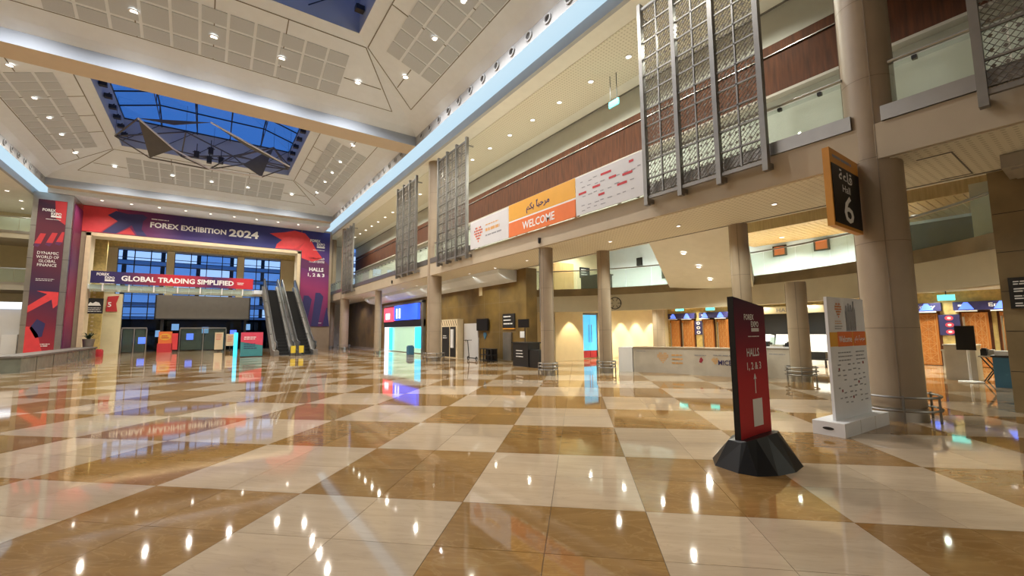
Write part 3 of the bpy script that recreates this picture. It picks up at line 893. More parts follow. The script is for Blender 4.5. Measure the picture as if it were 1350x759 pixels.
# ------------------------------------------------------------------ entry lobby
LX = 25.0
lw = MB().box(LX, LX + .3, -7, 26, 0, 3.05).build('wall_lobby', 'gold'); tag(lw, 'golden back wall of the entry lobby', 'wall', kind='structure')
ln = MB().box(12.95, LX, 17.45, 17.75, 0, 3.05).build('wall_lobby_left', 'cream_wall'); tag(ln, 'cream lobby wall with glowing scallops of light', 'wall', kind='structure')
MB().box(12.95, 17.0, 17.40, 17.45, 0, .10).build('skirting', 'frame_gold', ln); MB().box(18.1, LX, 17.40, 17.45, 0, .10).build('skirting', 'frame_gold', ln)
o = MB().box(14.6, 16.6, 16.9, 17.45, 0, 3.05).build('wall_lobby_pier', 'cream_wall'); tag(o, 'cream wall projection left of the blue glass door', 'wall', kind='structure')
o = MB().box(13.6, 27, -.4, -.1, 0, 3.05).build('wall_lobby_right', 'cream_wall'); tag(o, 'cream right side wall of the entry lobby', 'wall', kind='structure')
for i, xx in enumerate((13.7, 15.6, 18.9, 20.3, 21.7, 23.2)):
    yy = 16.85 if xx != 15.6 else 16.3
    downlight((xx, yy, 3.035), '%s wall washing downlight over the cream lobby wall, counted from the arcade' % ORD[i], 'wall washers of the cream lobby wall', power=WASH_W, col=(1, .82, .52), r=.06, cone=66, blend=.2)
for yy in (2.2, 4.4, 6.6, 8.8, 11, 13.2, 15.4):
    for xx in (19.2, 22.0, 24.2):
        downlight((xx, yy, 3.035), '%s downlight from the right in the %s row of the low lobby ceiling' % (ORD[(2.2, 4.4, 6.6, 8.8, 11, 13.2, 15.4).index(yy)], {19.2: 'front', 22.0: 'middle', 24.2: 'door side'}[xx]), 'downlights of the low lobby ceiling', power=LOBBY_W * (.45 if xx > 24 else 1.0), col=WARM, r=.075)

# ================================================================== THINGS
# ------------------------------------------------------------------ hanging lattice screens
def lattice_cell(w, h, dep=.006, bw=.018, step=.116):
    """one pierced panel: two sets of diagonal bars crossing, with small squares at the crossings"""
    mb = MB()
    for sgn in (1, -1):
        c = -(w + h) / 2 + step * .5
        while c < (w + h) / 2:
            # line y = sgn*(x) + c inside the rectangle
            pts = []
            for x in (-w / 2, w / 2):
                y = sgn * x + c
                if -h / 2 - 1e-6 <= y <= h / 2 + 1e-6: pts.append((x, y))
            for y in (-h / 2, h / 2):
                x = (y - c) * sgn
                if -w / 2 < x < w / 2: pts.append((x, y))
            if len(pts) >= 2:
                (xa, ya), (xb, yb) = pts[0], pts[-1]
                if math.hypot(xa - xb, ya - yb) > .04:
                    mb.bar((0, -xa, ya), (0, -xb, yb), bw, dep)
            c += step
    nx = max(1, int(w / .155)); ny = max(1, int(h / .155))
    for i in range(nx):
        for j in range(ny):
            cx, cy = -w / 2 + (i + .5) * w / nx, -h / 2 + (j + .5) * h / ny
            mb.obox((0, cx, cy), (0, 1, 1), (0, -1, 1), (1, 0, 0), .026, .026, .004)
    return mb
cellw, cellh = .465, .462
_c = lattice_cell(cellw, cellh).build('lattice_panel', 'lattice'); CELL = _c.data; bpy.data.objects.remove(_c)
def lattice_screen(y0, label, x=9.42):
    """3.12 m wide screen of three leaves between four posts, each leaf two panels wide and eleven high"""
    t = thing('lattice_screen', label, 'lattice screen', (x, y0, 4.9), 'hanging lattice screens along the gallery')
    W = 3.12; pw = .11; leaf = (W - pw) / 3
    for k in range(4):
        yy = y0 + pw / 2 + k * leaf
        MB().box(x - .08, x + .06, yy - pw / 2, yy + pw / 2, 4.88, 10.62).build('post', 'screen_steel', t)
        b = MB().box(x + .06, XF, yy - .04, yy + .04, 4.95, 5.07).box(x + .06, XF + .1, yy - .03, yy + .03, 10.2, 10.26)
        b.build('wall_bracket', 'screen_steel', t)
    z0, z1 = 5.12, 10.42
    rows = 11; ph = (z1 - z0) / rows
    f = MB()
    for k in range(3):
        a = y0 + pw + k * leaf; b_ = a + leaf - pw
        for r in range(rows + 1):
            f.box(x - .03, x + .02, a, b_, z0 + r * ph - .017, z0 + r * ph + .017)
        m = (a + b_) / 2
        f.box(x - .03, x + .02, m - .018, m + .018, z0, z1)
        f.box(x - .04, x + .03, a, b_, z0 - .07, z0); f.box(x - .04, x + .03, a, b_, z1, z1 + .07)
    f.build('frame', 'screen_steel', t)
    for k in range(3):
        a = y0 + pw + k * leaf; w2 = (leaf - pw) / 2
        for c in range(2):
            for r in range(rows):
                o = bpy.data.objects.new('lattice_panel', CELL)
                COL.objects.link(o)
                o.location = (x, a + (c + .5) * w2, z0 + (r + .5) * ph)
                o.scale = (1, (w2 - .02) / cellw, (ph - .02) / cellh)
                adopt(o, t)
    return t
lattice_screen(3.98, 'tall pierced metal screen right of the welcome banner, the largest in full view')
lattice_screen(-2.14, 'pierced metal screen cut by the right picture edge')
lattice_screen(16.88, 'tall pierced metal screen left of the welcome banner')
lattice_screen(22.85, 'pierced metal screen left of the second thick column')
lattice_screen(36.2, 'small far pierced metal screen above the slim end columns')

# ------------------------------------------------------------------ logo used on the prints
def expo_logo(parent, o, u, v, w, mat='letter', n=1):
    o, u, v = Vector(o), Vector(u), Vector(v)
    text('FOREX', parent, o + v * (w * .18) - u * (w * .17), u, v, w * .20, mat, w=w * .66, offset=.03, lift=.012)
    text('EXPO', parent, o + u * (w * .20) - v * (w * .06), u, v, w * .20, mat, w=w * .52, offset=.03, lift=.012)
    q = MB().poly(flat([(-w * .06, -w * .31), (w * .46, -w * .31), (w * .46, -w * .19), (-w * .06, -w * .19)], o, u, v, .012))
    q.build('logo_bar', mat, parent)
    k = lines(MB(), o - v * (w * .47) - u * (w * .3), u, v, 1, w * .75, .1, w * .03, lift=.012, jit=0, words=2)
    k.build('small_print', mat, parent)

# ------------------------------------------------------------------ welcome banner on the gallery
BX = 9.50
wb = thing('welcome_banner', 'long white, amber and orange welcome banner hung on the gallery edge', 'banner', (BX, 12, 5.24))
ZL, ZH = 5.24, 6.50
MB().box(BX, BX + .03, 13.72, 16.75, ZL, ZH - .02).build('white_end_panel', 'offwhite', wb)
MB().box(BX, BX + .03, 9.90, 13.68, 5.87, ZH + .02).build('amber_panel', 'amber', wb)
MB().box(BX, BX + .03, 9.90, 13.68, ZL, 5.81).build('orange_panel', 'orange', wb)
MB().box(BX + .004, BX + .03, 9.90, 13.68, 5.81, 5.87).build('white_rule', 'letter', wb)
MB().box(BX, BX + .03, 7.2, 9.86, ZL, ZH).build('sponsor_panel', 'offwhite', wb)
AR_WELCOME = '\ufee2\ufedc\ufe91 \u064b\ufe8e\ufe92\ufea3\ufeae\ufee3'
text(AR_WELCOME, wb, (BX, 11.85, 6.14), UYN, UZ, .40, 'navy', w=1.35, offset=.02)
text('WELCOME', wb, (BX, 11.85, 5.53), UYN, UZ, .30, 'letter', w=1.85, offset=.018)
# diamond heart mark
def diamond_mark(parent, o, u, v, s, mats=('orange', 'gold_text')):
    rows = [(0, [1, 2, 4, 5]), (1, [0, 1, 2, 3, 4, 5, 6]), (2, [0, 1, 2, 3, 4, 5, 6]), (3, [1, 2, 3, 4, 5]), (4, [2, 3, 4]), (5, [3])]
    for mi, m in enumerate(mats):
        mb = MB()
        for r, cs in rows:
            for c in cs:
                if (r + c) % 2 != mi: continue
                x, y, d = (c - 3) * s / 7, (2.5 - r) * s / 6, s / 13
                mb.poly(flat([(x - d, y), (x, y - d), (x + d, y), (x, y + d)], o, u, v, .006))
        mb.build('diamond_mark', m, parent)
for yy in (7.6, 10, 13.5, 16.4): MB().box(BX + .03, XF + .12, yy - .03, yy + .03, 5.3, 5.36).build('hanging_clip', 'dark_metal', wb)
diamond_mark(wb, (BX, 16.05, 5.82), UYN, UZ, .72, ('orange', 'deep_red'))
lines(MB(), (BX, 15.45, 6.12), UYN, UZ, 1, 1.35, .1, .05, words=5).build('small_print', 'gold_text', wb)
lines(MB(), (BX, 15.45, 5.90), UYN, UZ, 1, 1.4, .1, .13, words=4).build('small_print', 'gold_text', wb)
lines(MB(), (BX, 15.45, 5.66), UYN, UZ, 1, 1.45, .1, .06, words=4).build('small_print', 'grey_text', wb)
mk, rd, tx = MB(), MB(), MB()
for (a, z, w_) in ((8.55, 6.28, .42), (9.55, 5.92, .34), (8.95, 5.98, .32), (8.3, 6.08, .28), (7.6, 6.33, .16), (8.75, 5.68, .25), (7.75, 6.02, .36), (7.95, 5.78, .36)):
    rd.poly(flat([(-w_ / 2, -.035), (w_ / 2, -.035), (w_ / 2, .035), (-w_ / 2, .035)], (BX, a, z), UYN, UZ, .006))
for z, n in ((6.12, 9), (5.84, 8), (5.55, 8), (6.3, 4), (5.40, 4)):
    for i in range(n):
        lines(tx, (BX, 9.65 - i * .28 - random.random() * .1, z - random.random() * .06), UYN, UZ, 1, .13 + random.random() * .07, .1, .028, words=2)
rd.build('red_headings', 'red', wb); tx.build('sponsor_print', 'grey_text', wb)

# bits lying behind the banner on the gallery rail
for i, (yy, ln_) in enumerate(((13.2, .8), (11.9, 1.5), (10.4, 1.2), (8.5, 2.2))):
    t = MB().box(9.95, 10.25, yy - ln_ / 2, yy + ln_ / 2, 6.44, 6.58).box(10.0, 10.2, yy - ln_ / 2 + .1, yy + ln_ / 2 - .1, 6.58, 6.68).box(9.98, 10.04, yy - .05, yy + .05, 5.27, 6.44).build('light_batten', 'duct')
    tag(t, 'grey light batten behind the welcome banner, %s' % ('nearest its white end', 'above the amber panel, left', 'above the amber panel, right', 'longest, above the sponsor panel')[i], 'light fitting')

# hanging green exit sign in the gallery
t = thing('exit_sign', 'small glowing green exit sign hung from the upper gallery ceiling', 'exit sign', (11.8, 10.1, 10))
for yy in (9.98, 10.28): MB().bar((11.8, yy, 10.02), (11.8, yy, 11.04), .02).build('hanger', 'dark_metal', t)
MB().box(11.78, 11.82, 9.90, 10.36, 9.80, 10.03).build('sign_panel', 'exit_green', t)

# ------------------------------------------------------------------ hall sign on the thick column
hs = thing('hall_sign', 'amber framed black blade sign reading Hall 6 on the thick column', 'sign', (8.9, 2.66, 3.2))
MB().box(8.30, 9.64, 2.58, 2.68, 3.27, 4.60).build('amber_case', 'sign_amber', hs)
MB().box(8.34, 9.61, 2.57, 2.585, 3.33, 4.34).build('black_face', 'gloss_black', hs)
text('\ufe94\ufecb\ufe8e\ufed7', hs, (8.92, 2.57, 4.19), UX, UZ, .21, 'letter', w=.62, offset=.02)
text('Hall', hs, (8.92, 2.57, 3.965), UX, UZ, .13, 'letter', w=.36)
text('6', hs, (8.96, 2.57, 3.62), UX, UZ, .49, 'letter', w=.44, offset=.01)
lines(MB(), (8.42, 2.58, 4.48), UX, UZ, 1, 1.1, .1, .05, words=2).build('small_print', 'grey_text', hs)
MB().box(9.60, 9.72, 2.59, 2.67, 4.3, 4.4).build('bracket', 'steel', hs)

# ------------------------------------------------------------------ red totem
ramp_print('totem_print', (0, 0, 1), [(.3, (.62, .030, .035)), (1.0, (.50, .018, .035)), (1.5, (.20, .012, .045)), (1.98, (.035, .012, .045))])
tt = thing('totem_sign', 'red and purple totem board on a black faceted foot, arrow pointing ahead to the halls', 'sign', (5.4, 2.66, 0))
pl = MB(); pl.prism([(5.04, 2.63, .26), (5.78, 2.63, .26), (5.78, 2.63, 1.86), (5.04, 2.63, 1.965)], (0, .07, 0)); pl.build('board', 'gloss_black', tt)
pl = MB(); pl.prism([(5.045, 2.626, .26), (5.775, 2.626, .26), (5.775, 2.626, 1.852), (5.045, 2.626, 1.955)], (0, .004, 0)); pl.build('printed_face', 'totem_print', tt)
def foot(rings):
    mb = MB(); n = len(rings[0]); vs = []
    for r in rings: vs += r
    fs = [(i, (i + 1) % n, n + (i + 1) % n, n + i) for i in range(n)] + [list(range(n))[::-1], [n + i for i in range(n)]]
    return mb._add(vs, fs)
bot = [(4.84, 2.58, 0), (4.90, 2.40, 0), (5.10, 2.28, 0), (5.38, 2.22, 0), (5.68, 2.26, 0), (5.93, 2.46, 0), (5.92, 2.86, 0), (5.66, 3.04, 0), (5.16, 3.06, 0), (4.90, 2.88, 0)]
top = [(4.98, 2.60, .30), (5.0, 2.55, .32), (5.14, 2.51, .335), (5.38, 2.50, .34), (5.62, 2.50, .34), (5.80, 2.56, .33), (5.80, 2.76, .31), (5.62, 2.82, .31), (5.2, 2.82, .31), (5.0, 2.76, .30)]
foot([bot, top]).build('faceted_foot', 'gloss_black', tt)
FY = 2.626
expo_logo(tt, (5.42, FY, 1.66), UX, UZ, .36)
text('HALLS', tt, (5.42, FY, 1.30), UX, UZ, .10, 'letter', w=.30, offset=.02)
text('1, 2 & 3', tt, (5.43, FY, 1.13), UX, UZ, .105, 'letter', w=.34, offset=.02)
ar = MB(); ar.poly(flat([(-.010, -.12), (.010, -.12), (.010, .06), (-.010, .06)], (5.43, FY, .93), UX, UZ, .006)); ar.poly(flat([(-.035, .05), (.035, .05), (0, .12)], (5.43, FY, .93), UX, UZ, .006))
ar.build('arrow', 'letter', tt)
MB().poly(flat([(-.115, -.16), (.115, -.16), (.115, .16), (-.115, .16)], (5.46, FY, .585), UX, UZ, .004)).build('blank_label', 'letter', tt)

# ------------------------------------------------------------------ white welcome board
dr = Vector((math.cos(math.radians(-3)), math.sin(math.radians(-3)), 0)); dn = Vector((-dr.y, dr.x, 0))
ws = thing('welcome_board', 'tall white information board with an orange welcome band on a white box foot', 'sign', (8.35, 2.6, 0))
b0 = Vector((7.57, 2.44, 0))
def wpt(a, b, z): return b0 + dr * a + dn * b + Vector((0, 0, z))
c = wpt(.83, .21, .10); MB().obox(c, dr, dn, UZ, .83, .21, .10).build('box_foot', 'white', ws)
c = wpt(-.001, .21, .105); hb = MB(); hb.prism([c + dn * (math.cos(t_) * .075 if abs(math.cos(t_)) < 2 else 0) * (1.0) + Vector((0, 0, math.sin(t_) * .022)) for t_ in [2 * PI * k / 16 for k in range(16)]], (-.004, 0, 0)); hb.build('hand_slot', 'black', ws)
for k in (.55, 1.1):
    c = wpt(k, -.001, .10); MB().obox(c, dr, dn, UZ, .002, .001, .098).build('foot_seam', 'duct', ws)
c = wpt(.83, .185, 1.13); MB().obox(c, dr, dn, UZ, .67, .02, .935).build('board', 'white', ws)
def bpt(a, z): return wpt(.16 + a, .164, z)
def rect(a0, a1, z0, z1, mat, nm, lift=.004):
    MB().poly(flat([(a0, z0), (a1, z0), (a1, z1), (a0, z1)], wpt(.16, .164, 0), dr, UZ, lift)).build(nm, mat, ws)
rect(.0, 1.34, 1.30, 1.52, 'amber', 'amber_band'); rect(.26, .80, 1.295, 1.525, 'orange', 'orange_box', .006); rect(.83, 1.30, 1.295, 1.525, 'orange', 'orange_box', .006)
text('Welcome', ws, bpt(.53, 1.41), dr, UZ, .10, 'letter', w=.46, lift=.01)
text(AR_WELCOME, ws, bpt(1.065, 1.405), dr, UZ, .12, 'letter', w=.40, lift=.01)
diamond_mark(ws, bpt(.36, 1.86), dr, UZ, .24)
lines(MB(), bpt(.22, 1.69), dr, UZ, 2, .26, .035, .012).build('small_print', 'gold_text', ws)
lines(MB(), bpt(.20, 1.61), dr, UZ, 2, .30, .035, .014).build('small_print', 'grey_text', ws)
# printed photo of standing figures: plain dark silhouettes
fg = MB()
for a, hgt, wd in ((.66, .40, .035), (.74, .44, .04), (.83, .42, .045), (.93, .48, .05), (.79, .30, .03)):
    z = 1.54
    fg.poly(flat([(a - wd, z), (a - wd * .3, z), (a, z + hgt * .45), (a + wd * .3, z), (a + wd, z), (a + wd * 1.1, z + hgt * .7), (a + wd * .5, z + hgt * .82), (a + wd * .45, z + hgt), (a - wd * .45, z + hgt), (a - wd * .5, z + hgt * .82), (a - wd * 1.1, z + hgt * .7)], wpt(.16, .164, 0), dr, UZ, .005 + a * .001))
fg.build('figure_print', 'grey_text', ws)
lines(MB(), bpt(.24, 1.20), dr, UZ, 3, .50, .06, .016, words=5).build('small_print', 'grey_text', ws)
lines(MB(), bpt(.88, 1.20), dr, UZ, 3, .38, .06, .016, words=4).build('small_print', 'grey_text', ws)
tx = MB()
for z in (1.0, .92, .84, .76, .66, .58, .50, .42):
    for i in range(6):
        if random.random() < .75: lines(tx, bpt(.16 + i * .185 + random.random() * .04, z + random.random() * .02), dr, UZ, 1, .07 + random.random() * .06, .1, .018, words=2)
tx.build('sponsor_print', 'grey_text', ws)
tx = MB()
for a, z in ((.22, .95), (1.12, 1.02), (.28, .62), (.9, .72), (.66, .5)):
    tx.poly(flat([(a - .012, z - .02), (a + .03, z - .02), (a + .03, z + .02), (a - .012, z + .02)], wpt(.16, .164, 0), dr, UZ, .006))
tx.build('sponsor_mark', 'deep_red', ws)

# ------------------------------------------------------------------ exhibition banner on the far wall
NV, RD, PU = (.022, .020, .13), (.46, .018, .030), (.13, .016, .085)
ramp_print('exhibition_print', (1, 0, .06), [(-7.6, (.62, .020, .030)), (-6.6, (.48, .018, .035)), (-4.8, (.17, .016, .09)), (-1.5, (.040, .020, .13)), (3.5, (.020, .024, .16)), (6.6, (.028, .030, .20)), (9.8, (.020, .03, .22))])
ramp_print('hall_print', (.25, 0, 1), [(3.2, (.050, .018, .12)), (5.4, (.16, .020, .11)), (7.6, (.30, .026, .12)), (9.6, (.10, .02, .14)), (12.8, (.026, .032, .22))])
eb = thing('exhibition_banner', 'huge red and navy exhibition banner framing the opening in the far wall', 'banner', (0, WY, 2))
MB().box(-8.2, 6.60, WY - .03, WY + .02, 9.17, 11.13).build('banner_top', 'exhibition_print', eb)
MB().box(6.66, 9.12, WY - .03, WY + .02, 2.12, 11.13).build('banner_side', 'hall_print', eb)
BY = WY - .03
FO = (0, BY, 0)
def shape(pts, mat, nm, lift=.006, par=eb): MB().poly(flat(pts, FO, UX, UZ, lift)).build(nm, mat, par)
shape([(-7.0, 9.2), (-6.15, 10.15), (-6.75, 10.55), (-6.3, 10.95), (-5.6, 10.8), (-4.75, 10.9), (-4.45, 10.7), (-4.7, 10.35), (-4.75, 9.7), (-4.4, 9.2), (-5.0, 9.2), (-5.35, 9.95), (-6.2, 9.2)], 'navy', 'arrow_print')
shape([(-8.2, 9.2), (-7.1, 9.2), (-5.9, 10.5), (-6.3, 11.1), (-8.2, 11.1)], 'bright_red', 'red_print', .004)
shape([(-6.1, 9.2), (-5.1, 9.2), (-5.45, 9.75)], 'red', 'red_print', .008)
text('FOREX EXHIBITION', eb, (-1.75, BY, 10.16), UX, UZ, .44, 'letter', w=5.0, offset=.03, lift=.016)
text('2024', eb, (2.05, BY, 10.18), UX, UZ, .66, 'letter', w=2.2, offset=.035)
lines(MB(), (-4.2, BY, 10.62), UX, UZ, 1, 1.2, .1, .07, words=3).build('small_print', 'letter', eb)
shape([(4.0, 10.5), (5.2, 10.75), (6.0, 11.0), (6.9, 10.85), (7.4, 10.3), (7.9, 9.4), (8.5, 8.6), (7.6, 8.2), (6.68, 8.5), (6.68, 9.2), (4.5, 9.2), (4.6, 9.6), (5.0, 10.0)], 'bright_red', 'bird_print')
shape([(5.0, 9.25), (6.2, 9.4), (6.9, 10.0), (6.4, 9.2)], 'red', 'bird_fold', .010)
shape([(6.7, 8.5), (8.6, 8.5), (9.1, 8.0), (9.1, 7.0), (6.7, 7.6)], 'plum', 'side_print', .004)
for dx, zt in ((0, 5.0), (1.0, 5.3), (2.0, 3.9)):
    a = 6.95 + dx
    shape([(a - .25, 2.15), (a + .35, 2.15), (min(9.1, a + .75), zt - .35), (min(9.1, a + .45), zt), (a + .05, zt)], 'navy', 'bar_print', .008)
expo_logo(eb, (8.05, BY, 10.0), UX, UZ, 1.35)
text('DUBAI WORLD', eb, (8.0, BY, 8.55), UX, UZ, .20, 'letter', w=1.35)
text('TRADE CENTRE', eb, (8.0, BY, 8.25), UX, UZ, .20, 'letter', w=1.35)
text('HALLS', eb, (8.0, BY, 7.50), UX, UZ, .36, 'letter', w=1.25, offset=.03)
text('1, 2 & 3', eb, (8.0, BY, 6.95), UX, UZ, .38, 'letter', w=1.45, offset=.03)
lines(MB(), (7.9, BY, 2.45), UX, UZ, 1, .9, .1, .04, words=2).build('small_print', 'letter', eb)

ramp_print('bridge_print', (1, 0, 0), [(-7.4, (.020, .016, .10)), (-5.6, (.030, .016, .11)), (-4.2, (.20, .018, .06)), (-2.6, (.58, .020, .035)), (-1.4, (.40, .02, .05)), (.1, (.045, .02, .12)), (1.0, (.16, .018, .08)), (1.7, (.60, .024, .04)), (2.9, (.62, .025, .04))])
bb = thing('bridge_banner', 'long narrow navy and red slogan banner on the upper bridge', 'banner', (-2.2, WY, 5.3))
MB().box(-7.40, 2.92, WY - .02, WY + .03, 5.36, 6.27).build('banner_cloth', 'bridge_print', bb)
expo_logo(bb, (-6.55, WY - .02, 5.85), UX, UZ, 1.05)
text('GLOBAL TRADING SIMPLIFIED', bb, (-2.1, WY - .02, 5.80), UX, UZ, .42, 'letter', w=7.2, offset=.035)
lines(MB(), (1.75, WY - .02, 5.86), UX, UZ, 2, .5, .12, .05, words=2).build('small_print', 'letter', bb)

# ------------------------------------------------------------------ steel pillar with the tall posters
sp = thing('poster_pillar', 'square steel clad pillar with tall dark red posters, left of the far wall', 'pillar', (-9, 41, 0))
MB().box(-10.05, -8.12, 41.02, WY - .05, 0, 11.12).build('steel_cladding', 'steel', sp)
for z in (2.2, 4.4, 6.6, 8.8): MB().box(-10.06, -8.11, 41.0, WY - .05, z, z + .02).build('cladding_joint', 'dark_metal', sp)
ramp_print('poster_print', (.35, 0, 1), [(-3, (.40, .018, .03)), (-.6, (.16, .012, .04)), (1.2, (.035, .014, .06)), (3.0, (.09, .011, .035)), (5.6, (.11, .012, .03)), (7.0, (.045, .011, .04)), (8.0, (.20, .012, .03))])
MB().box(-9.78, -8.42, 40.97, 41.02, .3, 10.62).build('poster', 'poster_print', sp)
ramp_print('poster_side_print', (0, 0, 1), [(.3, (.10, .016, .08)), (3.5, (.30, .016, .05)), (6.5, (.10, .014, .08)), (8.2, (.16, .016, .05)), (10.6, (.16, .016, .09))])
MB().box(-8.12, -8.07, 41.35, 43.45, .3, 10.62).build('side_poster', 'poster_side_print', sp)
PYp = (0, 40.97, 0)
def pshape(pts, mat, nm, lift=.006): MB().poly(flat(pts, PYp, UX, UZ, lift)).build(nm, mat, sp)
pshape([(-9.0, 10.6), (-8.42, 10.6), (-8.42, 9.0), (-8.9, 9.4)], 'red', 'red_print')
expo_logo(sp, (-9.08, 40.97, 9.75), UX, UZ, .95)
for a, z in ((-9.62, 7.95), (-9.08, 8.05), (-8.62, 8.15)):
    pshape([(a - .16, z - .35), (a + .14, z - .35), (a + .34 if a < -8.7 else -8.42, z + .35), (a + .08, z + .35)], 'red', 'bar_print'); pshape([(a - .16, z - .35), (a + .14, z - .35), (a + .02, z - .6), (a - .2, z - .5)], 'plum', 'bar_shadow_print')
for i, wd in enumerate(('DYNAMIC', 'WORLD OF', 'GLOBAL', 'FINANCE')):
    text(wd, sp, (-9.10, 40.97, 7.0 - i * .27), UX, UZ, .19, 'letter', w=(1.0, 1.05, .8, .9)[i], offset=.0)
lines(MB(), (-9.55, 40.97, 5.25), UX, UZ, 2, .95, .1, .03, words=6).build('small_print', 'letter', sp)
pshape([(-9.78, 3.0), (-9.78, 3.45), (-8.95, 4.25), (-9.45, 4.45), (-8.42, 4.4), (-8.42, 3.55), (-8.62, 3.3), (-8.72, 3.9)], 'bright_red', 'arrow_print')
pshape([(-9.78, .3), (-8.9, .3), (-9.2, 1.6), (-9.5, 2.1), (-9.78, 2.1)], 'bright_red', 'red_print')
pshape([(-9.6, 2.0), (-9.3, 1.35), (-9.0, 1.45), (-8.9, 2.3), (-9.3, 2.6)], 'navy', 'navy_print')
lines(MB(), (-9.4, 40.97, .95), UX, UZ, 2, .8, .12, .05, words=3).build('small_print', 'letter', sp)

# ------------------------------------------------------------------ escalators
def escalator(x0, x1, label):
    t = thing('escalator', label, 'escalator', ((x0 + x1) / 2, 33.2, 0), 'pair of escalators up to the bridge')
    ys, ye, zt = 34.0, 43.3, 5.28
    yb = 33.0
    sw0, sw1 = x0 + .30, x1 - .30
    n = 24; rise = zt / n; run = (ye - ys) / n
    for k in range(n):
        y = ys + k * run
        MB().prism([(sw0, y, k * rise), (sw0, y, (k + 1) * rise), (sw0, y + run, (k + 1) * rise), (sw0, y + run, k * rise)], (sw1 - sw0, 0, 0)).build('step', 'step', t)
    MB().box(sw0, sw1, yb, ys, 0, .02).build('comb_plate', 'steel', t)
    for a, b in ((x0, sw0), (sw1, x1)):
        # sloping side skirt, stainless deck and glass-like inner panel
        MB().prism([(a, yb, 0), (a, yb, .34), (a, ys, .40), (a, ye, zt + .40), (a, ye + .6, zt + .40), (a, ye + .6, zt - .45), (a, ye, zt - .45), (a, ys + .9, 0)], (b - a, 0, 0)).build('side_skirt', 'screen_steel', t)
        m = (a + b) / 2
        MB().prism([(m - .02, yb + .1, .34), (m - .02, yb + .05, .95), (m - .02, ys, 1.0), (m - .02, ye, zt + 1.0), (m - .02, ye + .5, zt + 1.0), (m - .02, ye + .5, zt + .4), (m - .02, ye, zt + .4), (m - .02, ys, .40)], (.04, 0, 0)).build('side_panel', 'steel', t)
        pts = [(m, yb + .2, .42), (m, yb - .05, .62), (m, yb + .05, .92), (m, ys, 1.03), (m, ye, zt + 1.03), (m, ye + .45, zt + 1.06), (m, ye + .65, zt + .85), (m, ye + .5, zt + .5)]
        MB().tube(pts, .055, 8).build('handrail', 'black', t, smooth=True)
        for f in (.2, .45, .7):
            yy = ys + (ye - ys) * f
            MB().box(a - .01, b + .01, yy, yy + .05, zt * f + .40, zt * f + .44).build('deck_joint', 'dark_metal', t)
    return t
escalator(3.62, 4.96, 'steel sided escalator with black steps, the one beside the slogan banner')
escalator(5.0, 6.36, 'steel sided escalator with black steps, the one beside the halls banner')
for i, xx in enumerate((4.72, 5.22)):
    t = thing('barrier', 'yellow caution stand at the escalator foot, the %s of two' % ('left' if i == 0 else 'right'), 'barrier', (xx, 32.7, 0))
    MB().box(xx - .15, xx + .15, 32.6, 32.63, .2, .68).build('yellow_panel', 'yellow', t)
    for s in (-1, 1): MB().bar((xx + s * .18, 32.45, 0), (xx + s * .18, 32.61, .72), .03).build('leg', 'black', t); MB().bar((xx + s * .18, 32.8, 0), (xx + s * .18, 32.62, .72), .03).build('leg', 'black', t)

